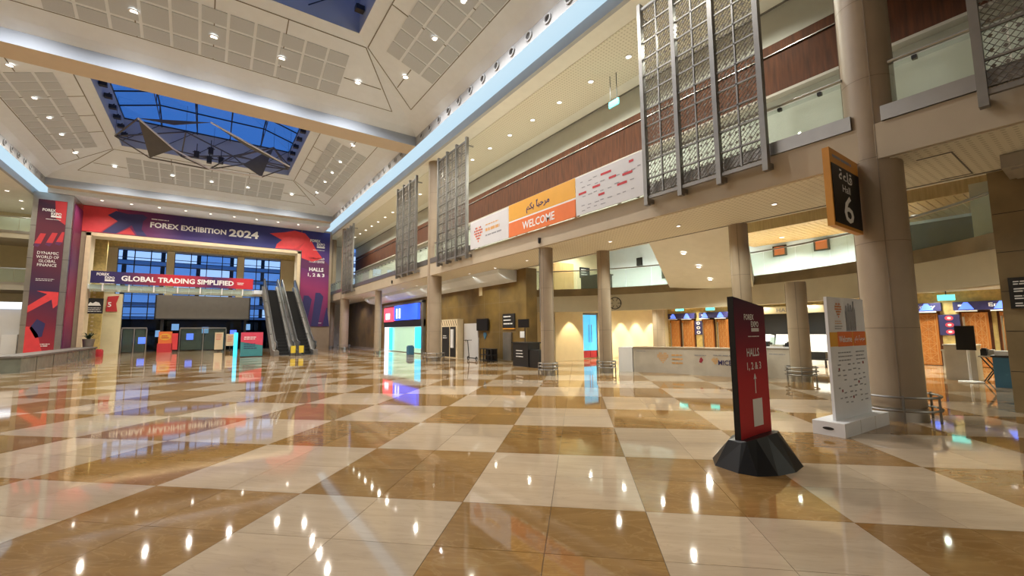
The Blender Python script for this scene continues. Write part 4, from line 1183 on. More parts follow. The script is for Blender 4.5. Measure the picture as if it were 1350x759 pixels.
# ------------------------------------------------------------------ hanging sculptures
def sculpture(dy, label):
    t = thing('hanging_sculpture', label, 'sculpture', (-.4, 31.5 + dy, 13))
    P = dict(L=(-5.1, 33, 13.1), A1=(-3.95, 31.3, 13.8), A2=(-3.4, 32.2, 11.9), A3=(-2.3, 31.8, 12.55), T=(-.55, 29.5, 13.75), R=(3.94, 32, 12.9), B=(-.5, 31, 11.45),
             P1=(2.95, 32.2, 14.1), P2=(2.3, 31.8, 11.78), P3=(1.2, 31.5, 12.3), N1=(-1.8, 32, 13.85), N2=(.66, 32, 12.9), E=(4.0, 33.5, 13.2), F=(-.4, 34.5, 13.3), G=(-2.0, 33, 12.6), K=(1.0, 33.2, 13.4))
    P = {k: Vector((x, y + dy, z)) for k, (x, y, z) in P.items()}
    def tri(a, b, c, nm, mat='plate'):
        n = (P[b] - P[a]).cross(P[c] - P[a]).normalized() * .03
        MB().prism([P[a], P[b], P[c]], n).build(nm, mat, t)
    P['M'] = P['A1'].lerp(P['T'], .5) + Vector((0, 0, -.28))
    tri('A1', 'A2', 'A3', 'plate'); tri('P1', 'P2', 'P3', 'plate'); tri('A1', 'M', 'T', 'plate')
    P['M2'] = P['T'].lerp(P['R'], .45) + Vector((0, .15, -.2)); tri('T', 'M2', 'R', 'plate')
    for a, b in (('L', 'A1'), ('L', 'A2'), ('L', 'N1'), ('A2', 'B'), ('B', 'P2'), ('B', 'G'), ('B', 'N2'), ('N1', 'G'), ('N1', 'N2'), ('G', 'N2'), ('N2', 'P1'), ('K', 'P1'), ('K', 'N2'), ('N2', 'R'), ('R', 'P2'), ('P1', 'R'), ('F', 'L'), ('F', 'E'), ('E', 'R'), ('G', 'F'), ('K', 'E'), ('A3', 'G'), ('A3', 'B'), ('P3', 'B'), ('P3', 'N2'), ('E', 'P1')):
        MB().bar(P[a], P[b], .065).build('rod', 'plate', t)
    for a, b in (('A1', 'A3'), ('T', 'R'), ('A3', 'B'), ('B', 'P2')):
        d = Vector((0, -.05, .0))
        MB().bar(P[a] + d, P[b] + d, .075).build('white_rod', 'letter', t)
    for k, (x, z) in enumerate(((-1.2, 12.55), (-.55, 12.35), (.05, 12.45), (-.5, 12.95))):
        c_ = Vector((x, 32 + dy, z))
        MB().obox(c_, (1, 0, 0), (0, 1, 0), (0, 0, 1), .13, .13, .2).bar(c_, c_ + Vector((0, 0, .7)), .04).bar(c_ + Vector((-.2, 0, .15)), c_ + Vector((.2, 0, .15)), .05).build('spotlight', 'dark_metal', t)
    for a in ('L', 'N1', 'P1', 'R', 'F', 'E'):
        MB().bar(P[a], (P[a].x, P[a].y, 15.5), .014).build('wire', 'dark_metal', t)
sculpture(0, 'angular steel sculpture hanging under the far blue skylight')
sculpture(-19.2 - .6, 'angular steel sculpture hanging under the near skylight at the top edge')

# ------------------------------------------------------------------ curved registration counter
mc = thing('registration_counter', 'long curved grey stone counter with organiser logos, in front of the entry doors', 'counter', (13.7, 9.2, 0))
cpts = [Vector((13.2, 10.80, 0)), Vector((13.55, 10.1, 0)), Vector((13.85, 9.3, 0)), Vector((14.05, 8.4, 0)), Vector((14.18, 7.5, 0)), Vector((14.22, 6.9, 0))]
fm = MB()
for p, q in zip(cpts[:-1], cpts[1:]):
    d = (q - p).normalized(); n = Vector((-d.y, d.x, 0));  n = n if n.x > 0 else -n
    fm._add([p, q, q + n * .55, p + n * .55] + [v + Vector((0, 0, .90)) for v in (p, q, q + n * .55, p + n * .55)], [(0, 3, 2, 1), (4, 5, 6, 7), (0, 1, 5, 4), (1, 2, 6, 5), (2, 3, 7, 6), (3, 0, 4, 7)])
fm.build('counter_front', 'counter_grey', mc)
tp = MB()
for p, q in zip(cpts[:-1], cpts[1:]):
    d = (q - p).normalized(); n = Vector((-d.y, d.x, 0)); n = n if n.x > 0 else -n
    a, b = p - n * .04, q - n * .04
    tp._add([a + Vector((0, 0, .90)), b + Vector((0, 0, .90)), b + n * .62 + Vector((0, 0, .90)), a + n * .62 + Vector((0, 0, .90)), a + Vector((0, 0, .94)), b + Vector((0, 0, .94)), b + n * .62 + Vector((0, 0, .94)), a + n * .62 + Vector((0, 0, .94))], [(0, 3, 2, 1), (4, 5, 6, 7), (0, 1, 5, 4), (1, 2, 6, 5), (2, 3, 7, 6), (3, 0, 4, 7)])
tp.build('counter_top', 'stone', mc)
MB().prism([(12.95, 11.30, 0), (13.18, 10.82, 0), (13.7, 11.08, 0), (13.45, 11.56, 0)], (0, 0, .92)).build('white_end', 'white', mc)
def cseg(k, f):
    p, q = cpts[k], cpts[k + 1]; d = (q - p).normalized(); return p.lerp(q, f), d
def cprint(k, f, z, fn):
    p, d = cseg(k, f); fn(p + Vector((0, 0, z)), d)
cprint(0, .45, .58, lambda o, d: lines(MB(), o - d * .22 + Vector((0, 0, .2)), d, UZ, 1, .42, .1, .025, words=2).build('small_print', 'grey_text', mc))
cprint(1, .35, .55, lambda o, d: diamond_mark(mc, o, d, UZ, .40, ('gold_text', 'gold_text')))
cprint(1, .72, .66, lambda o, d: lines(MB(), o, d, UZ, 3, .62, .14, .05, lift=.02, jit=.1, words=4).build('small_print', 'gold_text', mc))
cprint(2, .62, .68, lambda o, d: lines(MB(), o, d, UZ, 1, .40, .1, .03, lift=.02, words=3).build('small_print', 'grey_text', mc))
cprint(2, .85, .52, lambda o, d: MB().poly(flat([(-.08, -.08), (0, -.1), (.07, 0), (0, .1), (-.05, .03)], o, d, UZ, .01)).build('logo_print', 'deep_red', mc))
cprint(3, .30, .70, lambda o, d: lines(MB(), o, d, UZ, 1, 1.0, .1, .028, lift=.02, words=5).build('small_print', 'grey_text', mc))
cprint(3, .36, .50, lambda o, d: diamond_mark(mc, o, d, UZ, .24, ('amber', 'gold_text')))
cprint(3, .90, .46, lambda o, d: text('MICEtribe', mc, o + d * .02, d, UZ, .17, 'navy', w=.82, lift=.02))

# ------------------------------------------------------------------ reception counter behind the totem
rc = thing('reception_counter', 'grey reception counter with a plain label, beside the short column', 'counter', (15.2, 6.5, 0))
MB().box(15.0, 15.6, 6.05, 7.05, 0, .95).build('counter_body', 'counter_grey', rc)
MB().box(14.95, 15.65, 6.0, 7.1, .95, 1.0).build('counter_top', 'white', rc)
lines(MB(), (15.0, 6.75, .76), UYN, UZ, 1, .5, .1, .03, words=3).build('small_print', 'grey_text', rc)
t = thing('desk_box', 'small clear brochure box on the reception counter', 'box', (15.2, 6.5, 1))
MB().box(15.1, 15.35, 6.35, 6.75, 1.0, 1.06).build('tray', 'duct', t); MB().box(15.1, 15.12, 6.35, 6.75, 1.06, 1.3).build('front_panel', 'glass', t)
t = MB().box(15.15, 15.45, 6.08, 6.32, 1.0, 1.12).box(15.2, 15.4, 6.12, 6.28, 1.12, 1.16).build('card_machine', 'black'); tag(t, 'low black device at the right end of the reception counter', 'device')
t = MB().box(15.15, 15.45, 6.82, 7.02, 1.0, 1.12).box(15.2, 15.4, 6.86, 6.98, 1.12, 1.16).build('card_machine', 'black'); tag(t, 'low black device at the left end of the reception counter', 'device')
o = MB().box(24.4, 24.55, 7.7, 12.4, .2, 2.35).build('wall_reception', 'black'); tag(o, 'black wall behind the reception desk', 'wall', kind='structure')
t = thing('lintel_sign', 'cream lintel reading HALL 6 above the black reception wall', 'sign', (24.3, 10, 2.4))
MB().box(24.25, 24.6, 7.4, 12.8, 2.36, 2.72).build('lintel', 'cream_wall', t)
text('HALL 6', t, (24.25, 9.9, 2.53), UYN, UZ, .20, 'grey_text', w=1.0)
for yy in (7.45, 12.55): MB().box(24.25, 24.6, yy, yy + .25, 0, 2.36).build('jamb', 'cream_wall', t)
for i, (yy, w_) in enumerate(((10.7, 1.0), (9.5, .9), (8.2, 1.4))):
    t = thing('lounge_seat', 'white folded lounge seat before the black wall, %s' % ('nearest the red totem', 'behind the short column', 'the widest, nearest the white board')[i], 'seat', (22.5, yy, 0))
    MB().prism([(22.0, yy - w_ / 2, 0), (23.2, yy - w_ / 2, 0), (23.4, yy - w_ / 2, 1.25), (23.0, yy - w_ / 2, 1.3), (22.7, yy - w_ / 2, .5), (22.0, yy - w_ / 2, .45)], (0, w_, 0)).build('shell', 'white', t)
    MB().box(22.05, 22.7, yy - w_ / 2 + .05, yy + w_ / 2 - .05, .45, .56).build('cushion', 'carpet_white', t)
t = thing('wheeled_cart', 'low dark cart beside the white lounge seats', 'cart', (20.5, 7.3, 0))
MB().box(20.2, 20.9, 6.9, 8.0, .30, .36).build('deck', 'dark_metal', t); MB().box(20.3, 20.8, 7.0, 7.5, .36, .62).build('load', 'black', t)
for a in (20.3, 20.8):
    for b in (7.0, 7.9): MB().bar((a, b, 0), (a, b, .3), .06).build('leg', 'dark_metal', t)

# ------------------------------------------------------------------ carved entry doors, headers, exit signs
def entry_door(n, y0, y1, label):
    """double leaf of carved wood with star inlay; y0 < y1"""
    t = thing('door_%d' % n, label, 'door', (LX - .1, (y0 + y1) / 2, 0), kind='structure')
    MB().box(LX - .06, LX - .01, y0 - .08, y1 + .08, 0, 2.24).build('frame', 'panel_wood', t)
    w = y1 - y0
    lf = MB().box(LX - .12, LX - .06, y0, y1, .02, 2.16).build('leaf', 'door_wood', t)
    rows = 5; h = 2.0 / rows; x = LX - .13
    q = MB()
    for r in range(rows):
        z0 = .1 + r * h
        for s in (0, 1):
            a, b = y0 + .08 + s * (w - .16) / 2, y0 + .08 + (s + 1) * (w - .16) / 2
            q.bar((x, a, z0), (x, b, z0), .02); q.bar((x, a, z0), (x, b, z0 + h), .016); q.bar((x, a, z0 + h), (x, b, z0), .016)
            q.bar((x, (a + b) / 2, z0), (x, (a + b) / 2, z0 + h), .014); q.bar((x, a, z0 + h / 2), (x, b, z0 + h / 2), .014)
    q.bar((x, y0 + .08, .1), (x, y0 + .08, 2.1), .025); q.bar((x, y1 - .08, .1), (x, y1 - .08, 2.1), .025); q.bar((x, (y0 + y1) / 2, .1), (x, (y0 + y1) / 2, 2.1), .02); q.bar((x, y0 + .08, 2.1), (x, y1 - .08, 2.1), .02)
    q.build('star_inlay', 'inlay', lf)
    MB().tube([(LX - .18, y1 - .05, .45), (LX - .18, y1 - .05, 2.0)], .03, 8).build('pull_bar', 'steel', t)
    return t
entry_door(1, 4.46, 5.55, 'carved orange wood entry door left of the three icon sign')
entry_door(2, 3.02, 3.74, 'carved orange wood entry door behind the black display stand')
entry_door(3, 2.15, 2.72, 'carved orange wood entry door beside the dark stone pier')
entry_door(4, 16.55, 17.2, 'small carved door, first from the cream lobby wall')
entry_door(5, 15.55, 16.35, 'small carved door, second from the cream lobby wall')
entry_door(6, 14.25, 14.95, 'small carved door, third from the cream lobby wall')
entry_door(7, 13.35, 14.0, 'small carved door, nearest to the red totem')
def header(y0, y1, label, word):
    t = thing('entry_header', label, 'sign', (LX - .2, (y0 + y1) / 2, 2.3))
    MB().box(LX - .22, LX - .02, y0, y1, 2.26, 2.60).build('header_panel', 'navy', t)
    m = (y0 + y1) / 2
    if word: text(word, t, (LX - .22, m - (y1 - y0) * .2, 2.43), UYN, UZ, .19, 'letter', w=.62, offset=.01)
    lines(MB(), (LX - .22, m + (y1 - y0) * .42, 2.45), UYN, UZ, 1, .35, .1, .07, words=2).build('small_print', 'letter', t)
    for f in ((.22,) if y1 - y0 < 1.6 else (.2, .72)):
        yy = y0 + (y1 - y0) * (1 - f)
        MB().poly(flat([(-.22, -.14), (.22, -.14), (.06, .14), (-.06, .14)], (LX - .22, yy, 2.43), UYN, UZ, .01)).build('lit_blue_mark', 'blue_lamp', t)
        MB().box(LX - .34, LX - .2, yy - .3, yy + .3, 2.20, 2.25).build('lamp_shelf', 'white', t)
header(4.3, 5.9, 'navy entry header with a blue light over the door beside the thick column', 'Entry')
header(2.1, 3.95, 'navy entry header reading Entry over the doors by the dark stone pier', 'Entry')
header(13.2, 15.1, 'navy entry header over the small doors nearest the red totem', '')
header(15.4, 17.3, 'navy entry header over the small doors nearest the cream wall', '')
def exit_box(x, y, label, z=2.66, w=.5, zh=.22):
    t = thing('exit_sign', label, 'exit sign', (x, y, z), 'green exit signs of the lobby')
    MB().box(x - .03, x + .03, y - w / 2, y + w / 2, z, z + zh).build('sign_panel', 'exit_green', t)
    MB().bar((x, y, z + zh), (x, y, 3.04), .03).build('hanger', 'dark_metal', t)
exit_box(24.2, 4.02, 'green exit sign between the entry headers by the dark pier')
exit_box(23.5, 13.6, 'green exit sign above the door header nearest the totem')
exit_box(22.5, 14.9, 'green exit sign in front of the small carved doors')
def icon_sign(y, label, z0=1.25, z1=2.1, w=.62):
    t = thing('icon_sign', label, 'sign', (LX - .1, y, z0))
    MB().box(LX - .08, LX - .02, y - w / 2, y + w / 2, z0, z1).build('dark_panel', 'navy', t)
    for k in range(3):
        z = z1 - (k + .5) * (z1 - z0) / 3
        MB().poly([(LX - .09, y + .13 * math.cos(2 * PI * j / 16), z + .10 * math.sin(2 * PI * j / 16)) for j in range(16)]).build('round_icon', 'pink' if w > .6 else 'letter', t)
        MB().poly([(LX - .095, y + .06 * math.cos(2 * PI * j / 12), z + .045 * math.sin(2 * PI * j / 12)) for j in range(12)]).build('icon_centre', 'letter' if w > .6 else 'navy', t)
icon_sign(4.12, 'navy panel with three pale round icons between the orange doors')
icon_sign(15.25, 'navy panel with three white icons between the small doors', w=.5)
t = thing('stanchion_bench', 'low steel bench below the three icon sign', 'bench', (24.6, 4.1, 0))
MB().box(24.5, 24.8, 3.85, 4.4, .62, .68).build('seat', 'steel', t)
for yy in (3.9, 4.35): MB().bar((24.65, yy, 0), (24.65, yy, .62), .05).build('leg', 'steel', t)

# display stand, table and blue bin near the right doors
ds = thing('display_stand', 'black screen on a slim white stand before a stone block, near the right doors', 'display stand', (18.3, 2.75, 0))
MB().lathe((18.0, 2.66), [(.27, 0), (.27, .03), (.05, .05), (.03, .06)], 20).build('base', 'white', ds)
MB().tube([(18.0, 2.66, .05), (18.0, 2.66, 1.0)], .03, 8).build('pole', 'white', ds)
MB().box(17.92, 17.97, 2.48, 2.88, .92, 1.62).build('screen', 'gloss_black', ds)
o = MB().box(18.5, 19.3, 2.58, 3.25, 0, 1.02).box(18.48, 19.32, 2.56, 3.27, 1.02, 1.06).build('stone_plinth', 'counter_grey'); tag(o, 'grey stone plinth behind the black display stand', 'plinth')
tb = thing('folding_table', 'dark folding table between the display stand and the blue bin', 'table', (18.6, 1.95, 0))
MB().box(18.2, 18.9, 1.98, 2.5, .72, .76).build('table_top', 'duct', tb)
for a in (18.25, 18.85):
    for b in (2.03, 2.45): MB().bar((a, b, 0), (a, 4.48 - b, .72), .03).build('leg', 'black', tb)
for i, (yy, m_) in enumerate(((2.1, 'white'), (2.25, 'duct'), (2.4, 'black'))):
    t = MB().box(18.3, 18.65, yy - .07, yy + .06, .76, .86 + .04 * i).box(18.35, 18.6, yy - .05, yy + .04, .86 + .04 * i, .89 + .04 * i).build('parcel', m_); tag(t, ('white parcel', 'grey parcel', 'black parcel')[i] + ' lying on the dark folding table', 'parcel')
bn = thing('waste_bin', 'blue waste bin beside the dark stone pier', 'bin', (17.2, 1.9, 0))
MB().prism([(17.0, 1.74, 0), (17.4, 1.74, 0), (17.4, 2.08, 0), (17.0, 2.08, 0)], (0, 0, .78)).build('bin_body', 'bin_blue', bn)
MB().box(16.97, 17.43, 1.71, 2.11, .78, .83).build('rim', 'dark_metal', bn)
MB().box(17.05, 17.35, 1.78, 2.04, .83, .95).build('lid', 'white', bn)
# notice board on the dark pier
nb = thing('notice_board', 'black notice board with white lines on the dark stone pier', 'sign', (12.3, 1.0, 1.9))
MB().box(12.29, 12.345, .35, 1.19, 1.92, 2.50).build('board', 'black', nb)
for k in range(4): lines(MB(), (12.29, 1.13, 2.42 - k * .135), UYN, UZ, 2, .45, .045, .022, words=3).build('small_print', 'letter', nb)

# mezzanine things
for i, yy in enumerate((9.08, 7.37)):
    t = thing('picture', 'small framed orange picture on the mezzanine wall, the %s one' % ('left' if i == 0 else 'right'), 'picture', (21.9, yy, 5.0))
    MB().box(21.9, 21.98, yy - .30, yy + .30, 5.0, 5.5).build('frame', 'black', t); MB().box(21.89, 21.9, yy - .22, yy + .22, 5.06, 5.44).build('canvas', 'orange', t)
    pass
o = MB().box(20.2, 21.9, 1.1, 4.6, 3.56, 5.2).build('glazed_box', 'dark_glass'); tag(o, 'dark glazed room on the mezzanine behind the thick column', 'glazed room')
t = thing('desk', 'black desk on the mezzanine behind the glass, left of the inner column', 'desk', (17.5, 16.8, 3.6))
MB().box(17.2, 17.9, 15.9, 17.6, 3.56, 4.55).build('desk_body', 'dark_metal', t); MB().box(17.15, 17.95, 15.85, 17.65, 4.55, 4.62).build('desk_top', 'black', t)
t = thing('wall_sign', 'black sign on the mezzanine wall above the black desk', 'sign', (20, 20.4, 5)); MB().box(19.9, 20.8, 20.42, 20.48, 5.1, 5.75).build('panel', 'black', t); lines(MB(), (20.0, 20.42, 5.6), UX, UZ, 3, .6, .16, .05).build('small_print', 'letter', t)
t = MB().box(17.5, 19.3, 20.4, 20.495, 3.56, 5.9).box(17.6, 19.2, 20.38, 20.4, 3.7, 5.8).build('timber_panel', 'slat_wood'); tag(t, 'golden timber panel on the mezzanine wall left of the black sign', 'panel')
t = MB().box(21.9, 21.98, 14.6, 15.6, 4.6, 5.3).box(21.88, 21.9, 14.65, 15.55, 4.65, 5.25).build('wall_screen', 'black'); tag(t, 'black wall screen on the mezzanine beside the stair underside', 'screen')
t = MB().box(21.9, 21.98, 17.0, 17.4, 5.6, 6.1).box(21.88, 21.9, 17.05, 17.35, 5.65, 6.05).build('speaker_box', 'black'); tag(t, 'small black box high on the white mezzanine wall', 'speaker')
# wall clock emblem on the fascia
t = MB(); ca = math.radians(29.2); cc = arc(MR - .03, ca, 2.86); tr_ = Vector((-math.sin(ca), math.cos(ca), 0))
t.tube([cc + tr_ * (.28 * math.cos(2 * PI * j / 24)) + Vector((0, 0, .28 * math.sin(2 * PI * j / 24))) for j in range(24)], .02, 6, close=True)
for j in range(6): t.bar(cc + tr_ * (.12 * math.cos(PI * j / 3)) + Vector((0, 0, .12 * math.sin(PI * j / 3))), cc + tr_ * (.27 * math.cos(PI * j / 3)) + Vector((0, 0, .27 * math.sin(PI * j / 3))), .02)
o = t.build('wall_emblem', 'dark_metal'); tag(o, 'thin round metal emblem on the curved mezzanine edge', 'emblem')
# glowing blue glass door in the cream lobby wall
t = thing('door_8', 'glowing blue glass double door in the cream lobby wall', 'door', (17.5, 17.4, 0), kind='structure')
MB().box(16.95, 17.05, 17.36, 17.46, 0, 2.55).box(18.15, 18.25, 17.36, 17.46, 0, 2.55).box(16.95, 18.25, 17.36, 17.46, 2.45, 2.55).build('frame', 'screen_steel', t)
for a in (17.06, 17.62):
    lf = MB().box(a, a + .53, 17.40, 17.43, .45, 2.44).build('leaf', 'blue_panel', t); MB().box(a, a + .53, 17.40, 17.43, .05, .43).build('kick_panel', 'red', t)
    MB().tube([(a + (.45 if a < 17.3 else .08), 17.36, .9), (a + (.45 if a < 17.3 else .08), 17.36, 1.9)], .02, 6).build('pull_bar', 'steel', t)
# ------------------------------------------------------------------ arcade wall: shop front and what stands before it
sh = thing('shop_front', 'lit shop front with a blue sign and glass doors in the arcade wall', 'shop', (12.3, 32, 0))
MB().box(12.25, 12.4, 28.2, 36.6, 1.95, 2.45).build('black_header', 'black', sh)
MB().box(12.2, 12.4, 29.2, 34.0, 2.48, 3.65).build('blue_sign', 'screen_blue', sh)
MB().box(12.18, 12.4, 34.2, 36.4, 2.40, 3.55).build('red_screen', 'screen_red', sh)
MB().poly([(12.17, 35.9, 2.6), (12.17, 34.9, 2.6), (12.17, 34.9, 3.1), (12.17, 35.9, 3.1)]).build('white_print', 'screen_white', sh)
for a in (33.3, 32.7): MB().box(12.15, 12.2, a - .12, a + .12, 2.62, 3.4).build('white_figure', 'screen_white', sh)
MB().box(12.2, 12.4, 28.2, 28.5, 0, 3.75).box(12.2, 12.4, 28.2, 36.6, 3.65, 3.8).build('surround', 'screen_steel', sh)
MB().box(12.36, 12.40, 28.5, 36.4, .05, 1.95).build('lit_interior', 'shop_glow', sh)
for i in range(5): MB().box(12.26, 12.28, 28.6 + i * 1.3, 28.6 + i * 1.3 + 1.26, .05, 1.93).build('glass_door', 'glass', sh)
MB().box(12.15, 12.25, 28.6, 29.5, .4, 1.9).build('cyan_display', 'cyan_glow', sh); MB().box(12.15, 12.25, 34.4, 35.0, .1, 1.9).build('cyan_display', 'cyan_glow', sh)
MB().box(12.1, 12.2, 35.2, 35.9, 0, 1.95).build('white_display', 'screen_white', sh)
t = MB().box(11.3, 11.7, 28.5, 28.9, 0, .55).box(11.35, 11.65, 28.55, 28.85, .55, .62).build('queue_box', 'bin_blue'); tag(t, 'small blue box on the floor before the shop front', 'box')
am = thing('cash_machine_booth', 'pale patterned cash machine booth against the golden wall', 'booth', (12.1, 23.8, 0))
MB().box(12.0, 12.395, 22.7, 24.95, 0, 2.3).build('booth_body', 'frame_gold', am)
for a, b in ((23.75, 24.7), (22.9, 23.6)): MB().box(11.97, 12.0, a, b, .05, 1.85).build('dark_bay', 'black', am)
MB().box(11.9, 11.97, 23.1, 23.4, .6, 1.7).build('machine', 'white', am)
q = MB()
for i in range(7): q.bar((11.99, 22.8 + i * .3, 1.92), (11.99, 23.0 + i * .3, 2.25), .02)
q.build('pattern_lines', 'panel_wood', am)
lines(MB(), (11.97, 24.55, 1.3), UYN, UZ, 2, .6, .12, .05).build('small_print', 'letter', am)
t = thing('door_9', 'white service door in the golden arcade wall', 'door', (12.38, 21.7, 0), kind='structure')
MB().box(12.34, 12.4, 20.9, 22.5, 0, 2.02).build('leaf', 'offwhite', t); MB().box(12.31, 12.34, 22.2, 22.3, .95, 1.1).build('handle', 'steel', t)
t = thing('wall_television', 'black wall television on the golden arcade wall', 'television', (12.3, 20.2, 1.6)); MB().box(12.22, 12.32, 19.7, 20.85, 1.6, 2.25).build('screen', 'gloss_black', t); MB().box(12.32, 12.4, 20.1, 20.4, 1.8, 2.0).build('mount', 'dark_metal', t)
t = MB().prism([(12.36, 20.19, 1.12), (12.36, 20.36, 1.36), (12.36, 20.30, 1.50), (12.36, 20.08, 1.50), (12.36, 20.02, 1.36)], (.03, 0, 0)).build('pin_sign', 'bin_blue'); tag(t, 'small blue pin shaped sign under the television', 'sign')
t = thing('direction_sign', 'dark square direction sign on the golden wall by the pier', 'sign', (12.35, 17.8, 1.7)); MB().box(12.34, 12.4, 17.35, 18.4, 1.72, 2.44).build('panel', 'black', t); MB().box(12.34, 12.4, 17.35, 18.4, 1.66, 1.72).build('amber_edge', 'sign_amber', t); lines(MB(), (12.34, 18.3, 2.3), UYN, UZ, 3, .8, .18, .06).build('small_print', 'letter', t)
t = MB().box(12.3, 12.395, 17.6, 18.33, .1, 1.5).box(12.29, 12.3, 17.68, 18.25, .2, 1.42).build('metal_cabinet', 'screen_steel'); tag(t, 'narrow metal cabinet set in the golden wall below the direction sign', 'cabinet')
sc_ = thing('kick_scooter', 'dark kick scooter parked by the white service door', 'scooter', (11.8, 20.5, 0))
MB().box(11.75, 11.87, 20.2, 21.0, .10, .14).build('deck', 'black', sc_); MB().bar((11.81, 20.95, .12), (11.81, 21.12, 1.08), .035).build('steering_pole', 'dark_metal', sc_); MB().bar((11.55, 21.12, 1.08), (12.07, 21.12, 1.08), .03).build('handlebar', 'black', sc_)
for yy in (20.15, 21.05): MB().tube([(11.81, yy + .09 * math.cos(2 * PI * j / 12), .10 + .09 * math.sin(2 * PI * j / 12)) for j in range(12)], .025, 6, close=True).build('wheel', 'black', sc_)
for i in range(3):
    yy = 18.55 + i * .38
    t = thing('luggage_rack', 'black crate of the row on the floor under the television, %s' % ('nearest the pier', 'middle one', 'nearest the scooter')[i], 'crate', (11.8, yy, 0))
    MB().box(11.62, 12.0, yy - .18, yy + .18, .05, .10).box(11.62, 12.0, yy - .18, yy + .18, .34, .38).box(11.62, 12.0, yy - .18, yy + .18, .64, .68).build('shelves', 'black', t)
    for a in (11.64, 11.98):
        for b in (yy - .16, yy + .16): MB().bar((a, b, 0), (a, b, .68), .03).build('upright', 'black', t)
    MB().box(11.98, 12.0, yy - .17, yy + .17, .06, .66).build('back', 'dark_metal', t)
ct = thing('podium_counter', 'black podium counter by the stone pier under the arcade', 'counter', (11.6, 15.2, 0))
MB().box(11.35, 12.0, 14.95, 16.1, 0, 1.02).build('body', 'black', ct); MB().box(11.30, 12.05, 14.9, 16.15, 1.02, 1.07).build('top', 'dark_metal', ct); MB().box(11.4, 12.1, 14.3, 14.95, 0, .75).build('low_wing', 'black', ct)
lines(MB(), (11.35, 15.85, .7), UYN, UZ, 3, .6, .13, .04).build('small_print', 'letter', ct)
t = thing('hanging_monitor', 'black monitor on a thin pole above the podium counter', 'monitor', (11.7, 15.6, 1)); MB().box(11.55, 11.62, 15.2, 15.95, 1.72, 2.1).build('screen', 'gloss_black', t); MB().bar((11.66, 15.58, 1.07), (11.66, 15.58, 1.8), .03).build('pole', 'dark_metal', t)
t = MB().box(12.24, 12.3, 16.4, 16.75, 1.25, 1.55).box(12.23, 12.24, 16.45, 16.7, 1.3, 1.5).build('paper_notice', 'white'); tag(t, 'white paper notice on the golden stone pier', 'notice')

# ------------------------------------------------------------------ far end of the hall
t = thing('led_screen', 'big switched off grey LED screen under the bridge', 'screen', (-.5, 49, 3)); MB().box(-3.95, 3.05, 48.95, 49.2, 2.92, 5.0).build('panel', 'led_off', t); MB().box(-4.05, -3.95, 48.9, 49.2, 2.85, 5.0).box(3.05, 3.15, 48.9, 49.2, 2.85, 5.0).box(-4.05, 3.15, 48.9, 49.2, 2.82, 2.92).build('bezel', 'black', t)
for xx in (-3.6, 2.7): MB().box(xx, xx + .2, 49.2, 49.4, 0, 2.9).build('support', 'dark_metal', t)
def portal(x0, x1, label, y=49.6, z=2.0):
    t = thing('portal_frame', label, 'door frame', ((x0 + x1) / 2, y, 0), 'steel entrance portals under the screen')
    for xx in (x0, (x0 + x1) / 2, x1): MB().box(xx - .04, xx + .04, y - .04, y + .04, 0, z).build('post', 'steel', t)
    MB().box(x0, x1, y - .06, y + .06, z, z + .12).build('head', 'steel', t)
    for a, b in ((x0, (x0 + x1) / 2), ((x0 + x1) / 2, x1)): MB().box(a + .08, b - .08, y - .01, y + .01, .08, z - .05).build('glass_leaf', 'glass', t)
portal(-2.2, 1.3, 'wide steel and glass entrance portal under the grey screen'); portal(-6.0, -4.4, 'narrow steel portal left of the grey screen', y=48.2)
o = MB().box(-7.1, 6.0, 51.2, 51.3, 0, 2.9).build('dark_glazing', 'dark_glass'); tag(o, 'dark glass screen wall under the big grey screen', 'glass wall')
for i in range(9):
    xx = -5.2 + i * 1.15; zz = .7 + 1.5 * ((i * 7) % 5) / 5
    t = MB().box(xx, xx + .5, 51.13, 51.17, zz, zz + .55).box(xx - .02, xx + .52, 51.17, 51.2, zz - .02, zz + .57).build('blue_light_panel', 'blue_window' if i % 3 else 'blue_lamp'); tag(t, '%s blue glowing panel from the left on the dark glass behind the portals' % ORD[i], 'light panel')
t = thing('promo_kiosk', 'orange and red promotional stand at the far end', 'stand', (-2.9, 47, 0))
MB().box(-3.55, -2.55, 46.9, 47.1, 0, .75).build('red_base', 'red', t); MB().box(-3.5, -2.6, 46.95, 47.05, .75, 1.75).build('orange_panel', 'orange', t); MB().box(-2.6, -2.2, 46.9, 47.2, .2, 1.6).build('red_side', 'bright_red', t)
MB().poly([(-3.05 + .38 * math.cos(2 * PI * j / 20), 46.94, 1.3 + .28 * math.sin(2 * PI * j / 20)) for j in range(20)]).build('yellow_oval', 'amber', t)
lines(MB(), (-3.3, 46.93, 1.38), UX, UZ, 2, .5, .15, .07).build('small_print', 'red', t)
for x_, w_, z_, lb in ((.72, .62, 1.65, 'left'), (1.55, .6, 1.5, 'right')):
    t = thing('poster_stand', 'small cream poster stand in front of the portals, the %s one' % lb, 'poster', (x_, 46, 0))
    MB().box(x_ - w_ / 2, x_ + w_ / 2, 45.98, 46.02, .15 if lb == 'left' else .45, z_).build('poster', 'frame_gold', t); MB().bar((x_, 46.03, 0), (x_, 46.03, .5), .06).box(x_ - .25, x_ + .25, 45.9, 46.15, 0, .03).build('foot', 'dark_metal', t)
    lines(MB(), (x_ - w_ * .35, 45.98, z_ - .2), UX, UZ, 4, w_ * .7, .14, .05).build('small_print', 'red', t)
t = thing('info_totem', 'pink and teal information totem left of the escalators', 'sign', (2.2, 33.5, 0))
MB().box(1.72, 2.98, 33.5, 33.62, .05, 1.62).build('panel', 'teal', t); MB().prism([(1.72, 33.49, 1.0), (2.98, 33.49, .75), (2.98, 33.49, 1.62), (1.72, 33.49, 1.62)], (0, .008, 0)).build('pink_print', 'pink', t)
